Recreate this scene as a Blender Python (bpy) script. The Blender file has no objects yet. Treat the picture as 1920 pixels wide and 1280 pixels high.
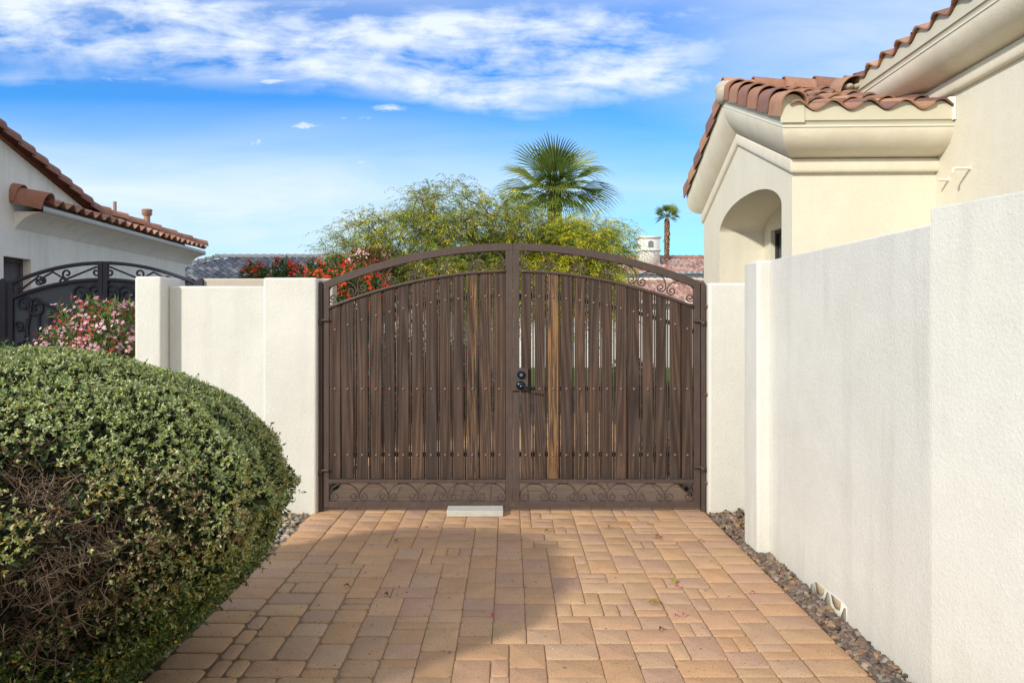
import bpy, bmesh, math, random
import numpy as np
from mathutils import Vector, Matrix
PI = math.pi
rs = np.random.RandomState(7)
random.seed(7)
scene = bpy.context.scene
COL = scene.collection

# ------------------------------------------------------------------ mesh builder
class MB:
    def __init__(s): s.v = []; s.q = []; s.t = []; s.qc = []; s.tc = []; s.n = 0
    def add(s, V, quads=None, tris=None, col=(1, 1, 1)):
        V = np.asarray(V, float).reshape(-1, 3)
        if quads is not None and len(quads):
            Q = np.asarray(quads, int).reshape(-1, 4) + s.n; s.q.append(Q)
            c = np.asarray(col, float); s.qc.append(np.broadcast_to(c, (len(Q), 3)) if c.ndim == 1 else c)
        if tris is not None and len(tris):
            T = np.asarray(tris, int).reshape(-1, 3) + s.n; s.t.append(T)
            c = np.asarray(col, float); s.tc.append(np.broadcast_to(c, (len(T), 3)) if c.ndim == 1 else c)
        s.v.append(V); s.n += len(V); return s
    def box(s, x0, x1, y0, y1, z0, z1, col=(1, 1, 1)):
        V = [(x0,y0,z0),(x1,y0,z0),(x1,y1,z0),(x0,y1,z0),(x0,y0,z1),(x1,y0,z1),(x1,y1,z1),(x0,y1,z1)]
        return s.add(V, [(0,3,2,1),(4,5,6,7),(0,1,5,4),(1,2,6,5),(2,3,7,6),(3,0,4,7)], col=col)
    def tube(s, pts, r, seg=8, col=(1, 1, 1), cap=True):
        P = np.asarray(pts, float); n = len(P)
        R = np.full(n, r, float) if np.isscalar(r) else np.asarray(r, float)
        T = np.gradient(P, axis=0); T /= np.linalg.norm(T, axis=1)[:, None] + 1e-12
        up = np.array([0, 0, 1.]) if abs(T[0][2]) < .9 else np.array([1., 0, 0])
        a = np.cross(T[0], up); a /= np.linalg.norm(a)
        rings = []
        an = np.linspace(0, 2*PI, seg, endpoint=False)
        for i in range(n):
            a = a - T[i]*np.dot(a, T[i]); a /= np.linalg.norm(a) + 1e-12
            b = np.cross(T[i], a)
            rings.append(P[i] + R[i]*(np.cos(an)[:, None]*a + np.sin(an)[:, None]*b))
        V = np.concatenate(rings); Q = []
        for i in range(n-1):
            for k in range(seg):
                k2 = (k+1) % seg
                Q.append((i*seg+k, i*seg+k2, (i+1)*seg+k2, (i+1)*seg+k))
        Tt = []
        if cap:
            V = np.concatenate([V, P[:1], P[-1:]]); c0 = n*seg; c1 = c0+1
            for k in range(seg):
                k2 = (k+1) % seg
                Tt.append((c0, k2, k)); Tt.append((c1, (n-1)*seg+k, (n-1)*seg+k2))
        return s.add(V, Q, Tt, col)
    def sphere(s, c, rx, ry=None, rz=None, nu=10, nv=6, col=(1,1,1), half=False):
        ry = rx if ry is None else ry; rz = rx if rz is None else rz
        th = np.linspace(0, PI, nv+1); ph = np.linspace(0, 2*PI, nu, endpoint=False)
        V = [(c[0]+rx*math.sin(t)*math.cos(p), c[1]+ry*math.sin(t)*math.sin(p), c[2]+rz*math.cos(t)) for t in th for p in ph]
        Q = [(i*nu+k, (i+1)*nu+k, (i+1)*nu+(k+1)%nu, i*nu+(k+1)%nu) for i in range(nv) for k in range(nu)]
        return s.add(V, Q, col=col)
    def grid(s, F, closed=False, col=(1,1,1)):
        F = np.asarray(F, float); a, b = F.shape[:2]
        Q = [(i*b+j, i*b+(j+1) % b, (i+1)*b+(j+1) % b, (i+1)*b+j) for i in range(a-1) for j in range(b if closed else b-1)]
        return s.add(F.reshape(-1, 3), Q, col=col)
    def build(s, name, mat, parent=None, smooth=False, sharp=None):
        me = bpy.data.meshes.new(name)
        V = np.concatenate(s.v); me.vertices.add(len(V)); me.vertices.foreach_set('co', V.ravel())
        Q = np.concatenate(s.q) if s.q else np.zeros((0, 4), int); T = np.concatenate(s.t) if s.t else np.zeros((0, 3), int)
        loops = np.concatenate([Q.ravel(), T.ravel()]); nf = len(Q)+len(T)
        me.loops.add(len(loops)); me.loops.foreach_set('vertex_index', loops.astype(np.int32))
        me.polygons.add(nf)
        st = np.concatenate([np.arange(len(Q))*4, len(Q)*4+np.arange(len(T))*3])
        me.polygons.foreach_set('loop_start', st.astype(np.int32))
        C = np.concatenate(s.qc + s.tc); C4 = np.ones((nf, 4)); C4[:, :3] = C
        at = me.attributes.new('col', 'FLOAT_COLOR', 'FACE'); at.data.foreach_set('color', C4.ravel())
        me.update(calc_edges=True); me.validate()
        if smooth:
            me.polygons.foreach_set('use_smooth', np.ones(len(me.polygons), bool))
            if sharp: me.set_sharp_from_angle(angle=math.radians(sharp))
        me.materials.append(mat)
        o = bpy.data.objects.new(name, me); COL.objects.link(o)
        if parent is not None: o.parent = parent
        return o

def tag(o, label=None, cat=None, group=None, kind=None):
    if label: o['label'] = label
    if cat: o['category'] = cat
    if group: o['group'] = group
    if kind: o['kind'] = kind
    return o
def empty(name, loc=(0,0,0), rz=0, **k):
    o = bpy.data.objects.new(name, None); COL.objects.link(o); o.location = loc; o.rotation_euler = (0,0,rz)
    o.empty_display_size = .2
    return tag(o, **k)
def bevel(o, w, seg=3):
    m = o.modifiers.new('bevel', 'BEVEL'); m.width = w; m.segments = seg; m.limit_method = 'ANGLE'; m.angle_limit = math.radians(40)
    o.data.polygons.foreach_set('use_smooth', np.ones(len(o.data.polygons), bool)); o.data.set_sharp_from_angle(angle=math.radians(50))
    m.harden_normals = False
    return o
def copy_tree(o, parent=None):
    c = o.copy(); COL.objects.link(c)
    if parent is not None: c.parent = parent
    for ch in list(o.children): copy_tree(ch, c)
    return c

# ------------------------------------------------------------------ materials
class NT:
    def __init__(s, name):
        s.m = bpy.data.materials.new(name); s.m.use_nodes = True; s.t = s.m.node_tree; s.t.nodes.clear()
        s.out = s.n('ShaderNodeOutputMaterial')
    def n(s, ty, **k):
        x = s.t.nodes.new(ty)
        for a, b in k.items(): setattr(x, a, b)
        return x
    def l(s, a, b): s.t.links.new(a, b)
    def inp(s, node, key, val):
        if hasattr(val, 'is_output') or isinstance(val, bpy.types.NodeSocket): s.l(val, node.inputs[key])
        else: node.inputs[key].default_value = val
    def noise(s, vec, scale, detail=3, rough=.5, dist=0):
        x = s.n('ShaderNodeTexNoise'); x.inputs['Scale'].default_value = scale; x.inputs['Detail'].default_value = detail
        x.inputs['Roughness'].default_value = rough; x.inputs['Distortion'].default_value = dist
        if vec is not None: s.l(vec, x.inputs['Vector'])
        return x.outputs['Fac']
    def vor(s, vec, scale, feature='F1'):
        x = s.n('ShaderNodeTexVoronoi', feature=feature); x.inputs['Scale'].default_value = scale
        if vec is not None: s.l(vec, x.inputs['Vector'])
        return x
    def math(s, op, a, b=None, c=None, clamp=False):
        x = s.n('ShaderNodeMath', operation=op, use_clamp=clamp)
        s.inp(x, 0, a)
        if b is not None: s.inp(x, 1, b)
        if c is not None: s.inp(x, 2, c)
        return x.outputs[0]
    def ramp(s, fac, pts, interp='LINEAR'):
        x = s.n('ShaderNodeValToRGB'); x.color_ramp.interpolation = interp; e = x.color_ramp.elements
        while len(e) < len(pts): e.new(.5)
        for k, (p, c) in enumerate(pts):
            e[k].position = p; e[k].color = tuple(c)+(1,) if not np.isscalar(c) else (c, c, c, 1)
        s.inp(x, 0, fac); return x.outputs[0]
    def mix(s, fac, a, b, mode='MIX'):
        x = s.n('ShaderNodeMix', data_type='RGBA', blend_type=mode); s.inp(x, 0, fac)
        for k, v in ((6, a), (7, b)):
            if isinstance(v, bpy.types.NodeSocket): s.l(v, x.inputs[k])
            else: x.inputs[k].default_value = tuple(v)+(1,) if len(v) == 3 else v
        return x.outputs[2]
    def scale(s, vec, v, off=None):
        x = s.n('ShaderNodeMapping'); s.l(vec, x.inputs[0]); x.inputs['Scale'].default_value = v
        if off is not None: s.l(off, x.inputs['Location'])
        return x.outputs[0]
    def attr(s, name='col'):
        return s.n('ShaderNodeAttribute', attribute_name=name).outputs['Color']
    def bump(s, h, strength, dist, normal=None):
        x = s.n('ShaderNodeBump'); x.inputs['Strength'].default_value = strength; x.inputs['Distance'].default_value = dist
        s.l(h, x.inputs['Height'])
        if normal is not None: s.l(normal, x.inputs['Normal'])
        return x.outputs[0]
    def bsdf(s, color, rough=.8, metal=0, normal=None, spec=.3, coat=0, trans=None):
        p = s.n('ShaderNodeBsdfPrincipled')
        if isinstance(color, bpy.types.NodeSocket): s.l(color, p.inputs['Base Color'])
        else: p.inputs['Base Color'].default_value = tuple(color)+(1,)
        s.inp(p, 'Roughness', rough); p.inputs['Metallic'].default_value = metal
        p.inputs['Specular IOR Level'].default_value = spec
        if coat: p.inputs['Coat Weight'].default_value = coat
        if normal is not None: s.l(normal, p.inputs['Normal'])
        o = p.outputs[0]
        if trans:
            t = s.n('ShaderNodeBsdfTranslucent')
            if isinstance(color, bpy.types.NodeSocket): s.l(color, t.inputs[0])
            else: t.inputs[0].default_value = tuple(color)+(1,)
            mx = s.n('ShaderNodeMixShader'); mx.inputs[0].default_value = trans
            s.l(o, mx.inputs[1]); s.l(t.outputs[0], mx.inputs[2]); o = mx.outputs[0]
        s.l(o, s.out.inputs[0]); return s.m
    def pos(s): return s.n('ShaderNodeNewGeometry').outputs['Position']
    def obj(s): return s.n('ShaderNodeTexCoord').outputs['Object']
    def sep(s, v):
        x = s.n('ShaderNodeSeparateXYZ'); s.l(v, x.inputs[0]); return x.outputs

def stucco(name, base, dark, bump=.5, scale=1.0, stain=.5):
    n = NT(name); P = n.pos()
    big = n.noise(P, 1.3, 5, .6); mid = n.noise(P, 7, 4, .6); 
    fac = n.ramp(n.math('ADD', n.math('MULTIPLY', big, .65), n.math('MULTIPLY', mid, .35)), [(.36, 0.0), (.66, 1.0)])
    c = n.mix(fac, dark, base)
    st = n.noise(n.scale(P, (5, 5, .5)), 1.2, 4, .6)
    c = n.mix(n.math('MULTIPLY', n.ramp(st, [(.5, 0.0), (.75, 1.0)]), stain), c, [x*.84 for x in dark], 'MIX')
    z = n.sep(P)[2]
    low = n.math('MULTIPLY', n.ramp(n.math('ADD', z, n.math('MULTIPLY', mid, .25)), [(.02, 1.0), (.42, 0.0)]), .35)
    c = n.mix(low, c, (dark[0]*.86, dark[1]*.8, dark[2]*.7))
    f1 = n.noise(P, 95*scale, 3, .6); f2 = n.noise(P, 38*scale, 3, .55)
    h = n.math('ADD', n.math('MULTIPLY', f1, .5), f2)
    speck = n.ramp(f1, [(.3, .90), (.6, 1.0)])
    c = n.mix(1.0, c, speck, 'MULTIPLY')
    b = n.bump(h, bump, .008)
    b2 = n.bump(n.noise(P, 3.2, 2), .25, .02, b)
    return n.bsdf(c, .92, normal=b2, spec=.15)

M = {}
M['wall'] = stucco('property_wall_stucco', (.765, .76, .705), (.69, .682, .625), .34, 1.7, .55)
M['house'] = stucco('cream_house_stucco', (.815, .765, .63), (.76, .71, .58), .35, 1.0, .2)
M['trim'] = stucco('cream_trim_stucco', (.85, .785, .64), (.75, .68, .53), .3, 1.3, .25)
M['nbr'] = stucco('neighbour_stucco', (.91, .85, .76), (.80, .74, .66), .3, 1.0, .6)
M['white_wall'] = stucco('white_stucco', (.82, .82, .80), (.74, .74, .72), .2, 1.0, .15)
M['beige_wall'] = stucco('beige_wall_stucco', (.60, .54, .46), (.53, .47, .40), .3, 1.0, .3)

def painted_metal(name, c, rough=.45, dirt=(.16,.11,.08), amt=.35):
    n = NT(name); P = n.pos()
    d = n.noise(P, 9, 5, .65); g = n.noise(n.scale(P, (20, 20, 3)), 2, 4, .6)
    f = n.math('MULTIPLY', n.ramp(n.math('MULTIPLY', n.math('ADD', d, g), .5), [(.46, 0.0), (.68, 1.0)]), amt)
    col = n.mix(f, c, dirt)
    r = n.math('ADD', rough, n.math('MULTIPLY', d, .25))
    return n.bsdf(col, r, normal=n.bump(n.noise(P, 140, 2), .15, .002), spec=.4)
M['brown_metal'] = painted_metal('brown_painted_steel', (.074, .051, .043), .42, (.15, .105, .085))
M['rivet'] = painted_metal('rivet_steel', (.20, .135, .115), .4, (.12, .09, .07))
M['black_metal'] = painted_metal('black_painted_iron', (.022, .022, .034), .42, (.045, .04, .055), .5)
M['dark_panel'] = painted_metal('dark_gate_panel', (.060, .075, .098), .5, (.085, .075, .075), .6)
M['lock'] = NT('blue_black_hardware').bsdf((.018, .035, .055), .18, .75, spec=.6)
M['lock_core'] = NT('keyhole_metal').bsdf((.35, .40, .48), .25, .9)
M['rust'] = NT('rusty_steel').bsdf((.20, .10, .045), .8)
M['dark'] = NT('shadow_dark').bsdf((.012, .011, .010), .9)
def _fascia():
    n = NT('painted_fascia'); P = n.pos()
    return n.bsdf(n.mix(n.noise(P, 6, 4), (.60, .56, .42), (.70, .66, .51)), .5, spec=.3)
M['fascia'] = _fascia()
M['edge_trim'] = NT('pale_trim_metal').bsdf((.80, .77, .68), .4)
M['pvc'] = NT('painted_pipe').bsdf((.84, .79, .66), .4)
M['nbr_fascia'] = NT('neighbour_fascia').bsdf((.52, .48, .43), .6)
def _glass():
    n = NT('window_glass'); P = n.pos()
    c = n.mix(n.ramp(n.noise(n.scale(P, (.5, 30, .4)), 1.2, 2), [(.4, 0.0), (.6, 1.0)]), (.10, .13, .11), (.22, .26, .22))
    return n.bsdf(c, .08, spec=.7)
M['glass'] = _glass()

def _wood():
    n = NT('weathered_board_wood'); P = n.obj(); at = n.sep(n.attr())
    off = n.n('ShaderNodeCombineXYZ'); n.l(n.math('MULTIPLY', at[0], 37.), off.inputs[0]); n.l(n.math('MULTIPLY', at[0], 91.), off.inputs[1]); n.l(n.math('MULTIPLY', at[0], 23.), off.inputs[2])
    v = n.scale(P, (1, 1, .032), off.outputs[0])
    base = n.noise(v, 6.5, 1.5, .4)
    cont = n.math('SINE', n.math('MULTIPLY', base, 110.0))
    cont = n.math('ADD', n.math('MULTIPLY', cont, .5), .5)
    fine = n.noise(n.scale(P, (1, 1, .02), off.outputs[0]), 210, 4, .7)
    med = n.noise(n.scale(P, (1, 1, .05), off.outputs[0]), 32, 3, .6)
    tone = n.noise(n.scale(P, (1, 1, .5), off.outputs[0]), 2.2, 4, .6)
    g = n.math('ADD', n.math('MULTIPLY', cont, .28), n.math('ADD', n.math('MULTIPLY', fine, .50), n.math('MULTIPLY', med, .40)))
    c = n.ramp(g, [(.28, (.030, .020, .015)), (.50, (.056, .039, .031)), (.68, (.082, .059, .048)), (.90, (.130, .100, .084))])
    red = n.mix(n.ramp(tone, [(.42, 0.0), (.66, 1.0)]), (.80, .79, .80), (1.25, 1.06, .96))
    c = n.mix(1.0, c, red, 'MULTIPLY')
    c = n.mix(1.0, c, n.mix(at[2], (.86,.87,.89), (1.14,1.11,1.07)), 'MULTIPLY')
    # bare weathered streaks: amount in G
    s2 = n.noise(n.scale(P, (1, 1, .03), off.outputs[0]), 115, 3, .55)
    om = n.math('MULTIPLY', n.ramp(n.math('ADD', s2, n.math('MULTIPLY', at[1], .115)), [(.56, 0.0), (.70, 1.0)]), n.ramp(at[1], [(.05, 0.0), (.3, 1.0)]))
    c = n.mix(n.math('MULTIPLY', om, .85), c, n.mix(fine, (.17, .085, .035), (.42, .24, .095)))
    # darker towards the foot of each board
    zz = n.sep(P)[2]
    ft = n.ramp(n.math('ADD', zz, n.math('MULTIPLY', tone, .12)), [(.28, 1.0), (.40, 0.0)])
    c = n.mix(n.math('MULTIPLY', ft, .45), c, (.018, .013, .012))
    b = n.bump(g, .7, .003)
    return n.bsdf(c, .72, normal=b, spec=.25)
M['wood'] = _wood()

def _paver():
    n = NT('concrete_pavers'); P = n.pos(); c = n.attr()
    m = n.noise(P, 5, 5, .65); f = n.noise(P, 160, 3, .6)
    c = n.mix(1.0, c, n.mix(m, (.80, .80, .82), (1.16, 1.13, 1.10)), 'MULTIPLY')
    c = n.mix(1.0, c, n.ramp(f, [(.32, .74), (.58, 1.06)]), 'MULTIPLY')
    v = n.vor(P, 34); sp = n.math('MULTIPLY', n.math('LESS_THAN', v.outputs['Distance'], .13), n.math('GREATER_THAN', n.noise(P, 12, 3), .50))
    c = n.mix(n.math('MULTIPLY', sp, .75), c, (.10, .07, .05))
    st = n.ramp(n.noise(P, 1.1, 4, .6), [(.5, 0.0), (.72, 1.0)])
    c = n.mix(n.math('MULTIPLY', st, .32), c, (.30, .21, .145))
    h = n.math('ADD', f, n.math('MULTIPLY', n.noise(P, 45, 3), 1.3))
    return n.bsdf(c, .86, normal=n.bump(h, .55, .004), spec=.2)
M['paver'] = _paver()
def ground_mat(name, a, b, s=1.0, bump=.8):
    n = NT(name); P = n.pos()
    v = n.vor(P, 38*s); m = n.noise(P, 3, 5, .6)
    c = n.mix(n.math('MULTIPLY', n.sep(v.outputs['Color'])[0], .9), a, b)
    c = n.mix(n.ramp(v.outputs['Distance'], [(.35, 0.0), (.75, .8)]), c, [x*.25 for x in a])
    c = n.mix(1.0, c, n.mix(m, (.75,)*3, (1.15,)*3), 'MULTIPLY')
    return n.bsdf(c, .9, normal=n.bump(v.outputs['Distance'], -bump if False else bump, -.012 if False else .012), spec=.1)
M['ground'] = ground_mat('desert_gravel', (.36, .27, .20), (.20, .15, .115))
M['soil'] = ground_mat('leaf_litter_soil', (.30, .21, .13), (.14, .095, .06), 1.3)
def _vcol(name, rough=.8, bumps=60, trans=None, spec=.3, var=.25):
    n = NT(name); P = n.pos(); c = n.attr()
    c = n.mix(1.0, c, n.mix(n.noise(P, bumps, 3, .6), (1-var,)*3, (1+var,)*3), 'MULTIPLY')
    return n.bsdf(c, rough, normal=n.bump(n.noise(P, bumps*2, 3), .35, .004), spec=spec, trans=trans)
M['rock'] = _vcol('river_rock', .7, 40)
M['leaf'] = NT('leaf'); M['leaf'] = M['leaf'].bsdf(M['leaf'].attr(), .5, spec=.35, trans=.22)
M['petal'] = NT('petal'); M['petal'] = M['petal'].bsdf(M['petal'].attr(), .6, spec=.2, trans=.3)
M['twig'] = _vcol('bark_and_twig', .9, 25, var=.35)
def _tile():
    n = NT('clay_roof_tile'); P = n.pos(); c = n.attr()
    c = n.mix(1.0, c, n.mix(n.noise(P, 9, 5, .65), (.68, .66, .64), (1.25, 1.22, 1.2)), 'MULTIPLY')
    d = n.ramp(n.noise(P, 3.5, 5, .7), [(.52, 0.0), (.72, 1.0)])
    c = n.mix(n.math('MULTIPLY', d, .5), c, (.15, .10, .075))
    lt = n.ramp(n.noise(P, 14, 4, .7), [(.56, 0.0), (.72, 1.0)]); c = n.mix(n.math('MULTIPLY', lt, .35), c, (.55, .42, .32))
    return n.bsdf(c, .8, normal=n.bump(n.noise(P, 70, 4), .4, .004), spec=.2)
M['tile'] = _tile()
def _far():
    n = NT('distant_roof_tile'); return n.bsdf(n.attr(), .75, spec=.25)
M['far_tile'] = _far()
M['mortar'] = _vcol('roof_mortar', .95, 30)
M['concrete'] = _vcol('concrete', .9, 20, var=.18)
def _lawn():
    n = NT('lawn'); P = n.pos()
    return n.bsdf(n.mix(n.noise(P, 6, 5, .7), (.05, .13, .015), (.12, .24, .03)), .9, normal=n.bump(n.noise(P, 90, 3), .8, .02))
M['lawn'] = _lawn()

# ------------------------------------------------------------------ setting: ground, driveway
def sheet(name, x0, x1, y0, y1, z, mat, nx=1, ny=1, kind='structure'):
    mb = MB(); xs = np.linspace(x0, x1, nx+1); ys = np.linspace(y0, y1, ny+1)
    F = np.array([[(x, y, z) for x in xs] for y in ys]); mb.grid(F)
    o = mb.build(name, mat); o['kind'] = kind; return o
sheet('ground', -260, 260, -60, 420, -.03, M['ground'])
sheet('lawn', .3, 11, 16.2, 23, -.008, M['lawn'])
sheet('soil_bed', -2.72, -1.56, .4, 5.7, -.022, M['soil'])

PAL = [(.61,.375,.21), (.60,.365,.20), (.59,.37,.22), (.60,.385,.225), (.565,.36,.235), (.62,.40,.225), (.585,.385,.24), (.575,.355,.215), (.55,.345,.23)]
def paver(mb, x0, x1, y0, y1, soft):
    r = random.uniform(.010, .018) if not soft else random.uniform(.020, .032)
    g = random.uniform(.0012, .0030) if not soft else random.uniform(.003, .006)
    j = lambda: random.uniform(-.0016, .0016)
    x0 += g+j(); x1 -= g+j(); y0 += g+j(); y1 -= g+j()
    zt = random.uniform(-.0015, .0015); tx, ty = random.uniform(-.006, .006), random.uniform(-.006, .006)
    cx, cy = (x0+x1)/2, (y0+y1)/2
    def ring(ins, z):
        out = []
        for (sx, sy, a0) in ((1,1,0),(-1,1,90),(-1,-1,180),(1,-1,270)):
            rr = max(r-ins*.4, .004)
            ox = (x1-ins-rr) if sx > 0 else (x0+ins+rr); oy = (y1-ins-rr) if sy > 0 else (y0+ins+rr)
            for a in (0, 30, 60, 90):
                t = math.radians(a0+a); px, py = ox+rr*math.cos(t), oy+rr*math.sin(t)
                out.append((px, py, z + zt + (px-cx)*tx + (py-cy)*ty))
        return out
    b = .003 if not soft else .007
    R = [ring(0, -.03), ring(0, -b), ring(b*.35, -b*.3), ring(b, 0)]
    F = np.array(R)[:, ::1]
    c = np.array(random.choice(PAL))*random.uniform(.92, 1.05)
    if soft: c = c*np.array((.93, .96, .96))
    n = 16; V = F.reshape(-1, 3)
    Q = [(i*n+k, i*n+(k+1) % n, (i+1)*n+(k+1) % n, (i+1)*n+k) for i in range(3) for k in range(n)]
    V = np.concatenate([V, [[cx, cy, zt]]]); T = [(3*n+k, 3*n+(k+1) % n, 4*n) for k in range(n)]
    mb.add(V, Q, T, c)
mb = MB()
XL, XR, BW = -1.525, 1.525, .235
U = (XR-XL-2*BW)/32.0
Y0, Y1 = 1.2, 12.0
NY = int((Y1-Y0)/U)
used = np.zeros((32, NY+4), bool)
rnd = random.Random(11)
for jy in range(NY):
    for ix in range(32):
        if used[ix, jy]: continue
        opts = [(2,3),(3,2),(2,2),(2,3),(3,2),(1,2),(2,1)]; rnd.shuffle(opts); opts = opts[:5]+[(2,1),(1,2),(1,1)]
        def fits(w, h):
            if ix+w > 32: return False
            if used[ix:ix+w, jy:jy+h].any(): return False
            # do not leave single-cell slots
            k = ix+w
            if k < 32 and not used[k, jy] and (k+1 >= 32 or used[k+1, jy]) : return False
            return True
        ch = None
        for o in opts:
            if fits(*o): ch = o; break
        if ch is None:
            w = 1
            while ix+w < 32 and not used[ix+w, jy] and w < 3: w += 1
            h = 2 if not used[ix:ix+w, jy+1].any() else 1
            ch = (w, h)
        w, h = ch; used[ix:ix+w, jy:jy+h] = True
        x0 = XL+BW+ix*U; y0 = Y0+jy*U
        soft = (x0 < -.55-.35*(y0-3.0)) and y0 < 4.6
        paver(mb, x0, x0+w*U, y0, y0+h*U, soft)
for side in (0, 1):
    y = Y0
    while y < Y1:
        h = rnd.choice([.158, .162, .158, .166, .24 if rnd.random() < .15 else .16])
        x0 = XL if side == 0 else XR-BW
        paver(mb, x0+.002, x0+BW-.004, y, y+h, side == 0 and y < 4.0); y += h
drive = mb.build('driveway', M['paver'], smooth=False); drive['kind'] = 'structure'
mb = MB(); mb.box(XL-.02, XR+.02, Y0, Y1, -.034, -.0075, (.36,.26,.16)); o = mb.build('joint_sand', _vcol('joint_sand', .95, 80)); o['kind'] = 'structure'
mb = MB(); mb.box(-6.4, -2.9, 1, 8.6, -.036, -.002, (.56,.50,.43)); o = mb.build('path', M['concrete']); o['kind'] = 'structure'

# ------------------------------------------------------------------ rocks
def icos():
    t = (1+5**.5)/2
    V = np.array([(-1,t,0),(1,t,0),(-1,-t,0),(1,-t,0),(0,-1,t),(0,1,t),(0,-1,-t),(0,1,-t),(t,0,-1),(t,0,1),(-t,0,-1),(-t,0,1)], float)
    V /= np.linalg.norm(V[0])
    F = [(0,11,5),(0,5,1),(0,1,7),(0,7,10),(0,10,11),(1,5,9),(5,11,4),(11,10,2),(10,7,6),(7,1,8),(3,9,4),(3,4,2),(3,2,6),(3,6,8),(3,8,9),(4,9,5),(2,4,11),(6,2,10),(8,6,7),(9,8,1)]
    # one subdivision for rounder rocks
    V = [tuple(v) for v in V]; cache = {}; G = []
    def mid(a, b):
        k = (min(a,b), max(a,b))
        if k not in cache:
            m = np.array(V[a])+np.array(V[b]); m /= np.linalg.norm(m); V.append(tuple(m)); cache[k] = len(V)-1
        return cache[k]
    for a, b, c in F:
        x, y, z = mid(a,b), mid(b,c), mid(c,a); G += [(a,x,z),(b,y,x),(c,z,y),(x,y,z)]
    return np.array(V), np.array(G)
IV, IF = icos()
def rocks(name, pts, smin, smax, pal, angular=.3):
    mb = MB(); VV = []; FF = []; CC = []
    for k, p in enumerate(pts):
        s = rs.uniform(smin, smax); sc = s*np.array([rs.uniform(.8,1.5), rs.uniform(.7,1.1), rs.uniform(.45,.85)])
        V = IV*(1+rs.uniform(-angular, angular, (len(IV),1)))
        V = V*sc; a, b, c = rs.uniform(0, 6.28), rs.uniform(-.5,.5), rs.uniform(-.5,.5)
        Rm = np.array(Matrix.Rotation(a,3,'Z') @ Matrix.Rotation(b,3,'X') @ Matrix.Rotation(c,3,'Y'))
        V = V @ Rm.T + np.array(p)
        cc = np.array(pal[rs.randint(len(pal))])*rs.uniform(.65, 1.25)
        VV.append(V); FF.append(IF+k*len(IV)); CC.append(np.broadcast_to(cc, (len(IF),3)))
    mb.add(np.concatenate(VV), tris=np.concatenate(FF), col=np.concatenate(CC))
    o = mb.build(name, M['rock'], smooth=True, sharp=38); o['kind'] = 'stuff'; return o
RP = [(.20,.13,.095),(.16,.12,.10),(.26,.17,.11),(.32,.20,.10),(.12,.10,.09),(.22,.15,.13),(.20,.19,.15),(.30,.24,.19),(.14,.10,.07)]
LP = [(.36,.28,.19),(.30,.25,.20),(.42,.33,.22),(.22,.20,.18),(.46,.40,.32),(.26,.19,.13),(.20,.21,.20),(.48,.36,.20)]
pts = []
for i in range(3000):
    y = rs.uniform(1.9, 5.77); 
    w = 1.645 if y < 4.72 else (1.575 if y < 5.0 else 2.3)
    if y > 5.0 and rs.rand() < .0: continue
    x = rs.uniform(1.535, w); pts.append((x, y, rs.uniform(-.018, .012) + (x-1.53)*.12))
for i in range(1400):
    pts.append((rs.uniform(1.54, 2.4), rs.uniform(5.0, 5.76), rs.uniform(-.02, .012)))
o = rocks('gravel_beside_wall', pts, .009, .021, RP); tag(o, 'dark brown river gravel strip along the white wall on the right', 'gravel')
pts = [(rs.uniform(-2.7, -1.53), rs.uniform(2.2, 5.83), rs.uniform(-.02, .008)) for i in range(6500)]
pts = [p for p in pts if p[0] > -1.53-(5.85-p[1])*.9-.25 or rs.rand() < .35]
o = rocks('gravel_under_bush', pts, .009, .022, LP); tag(o, 'light tan and grey river gravel beside the left edge of the pavers', 'gravel')
pts = [(rs.uniform(1.54, 2.6), rs.uniform(5.95, 9.5), rs.uniform(-.02, .02)) for i in range(1800)] + [(rs.uniform(-2.6, -1.54), rs.uniform(5.95, 9.5), rs.uniform(-.02, .02)) for i in range(1500)]
o = rocks('gravel_behind_gate', pts, .014, .034, RP); tag(o, 'dark gravel on both sides of the pavers behind the wooden gate', 'gravel')

# ------------------------------------------------------------------ property walls
def wallbox(name, x0, x1, y0, y1, z1, mat, bv=.018, parent=None, z0=-.1):
    mb = MB(); mb.box(x0, x1, y0, y1, z0, z1)
    return bevel(mb.build(name, mat, parent), bv)
t = empty('stucco_pillar', (-1.7, 5.9, 0), label='square white stucco pillar holding the left side of the brown gate', cat='pillar')
o = wallbox('shaft', -.204, .21, -.13, .27, 1.82, M['wall'], parent=t)
t = empty('stucco_pillar', (-2.77, 5.9, 0), label='narrow white stucco pillar at the far left end of the low wall, beside the pink flowers', cat='pillar')
wallbox('shaft', -.102, .102, -.18, .18, 1.827, M['wall'], parent=t)
o = wallbox('garden_wall', -2.67, -1.903, 5.845, 6.04, 1.759, M['wall']); tag(o, 'low white stucco wall panel between the two left pillars', 'wall')
o = wallbox('garden_wall', 1.542, 2.35, 5.77, 5.93, 1.78, M['wall'], .02); tag(o, 'short white stucco wall holding the right side of the brown gate', 'wall')
# long wall on the right with its end pillar
t = empty('long_wall', (1.65, 4.0, 0), label='long white stucco side wall right of the driveway with chipped plaster at its foot', cat='wall')
wallbox('wall_body', 0, .22, -1.08, .72, 1.872, M['wall'], .008, parent=t)
wallbox('end_pillar', -.0825, .30, .722, .99, 1.874, M['wall'], .02, parent=t)
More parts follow.
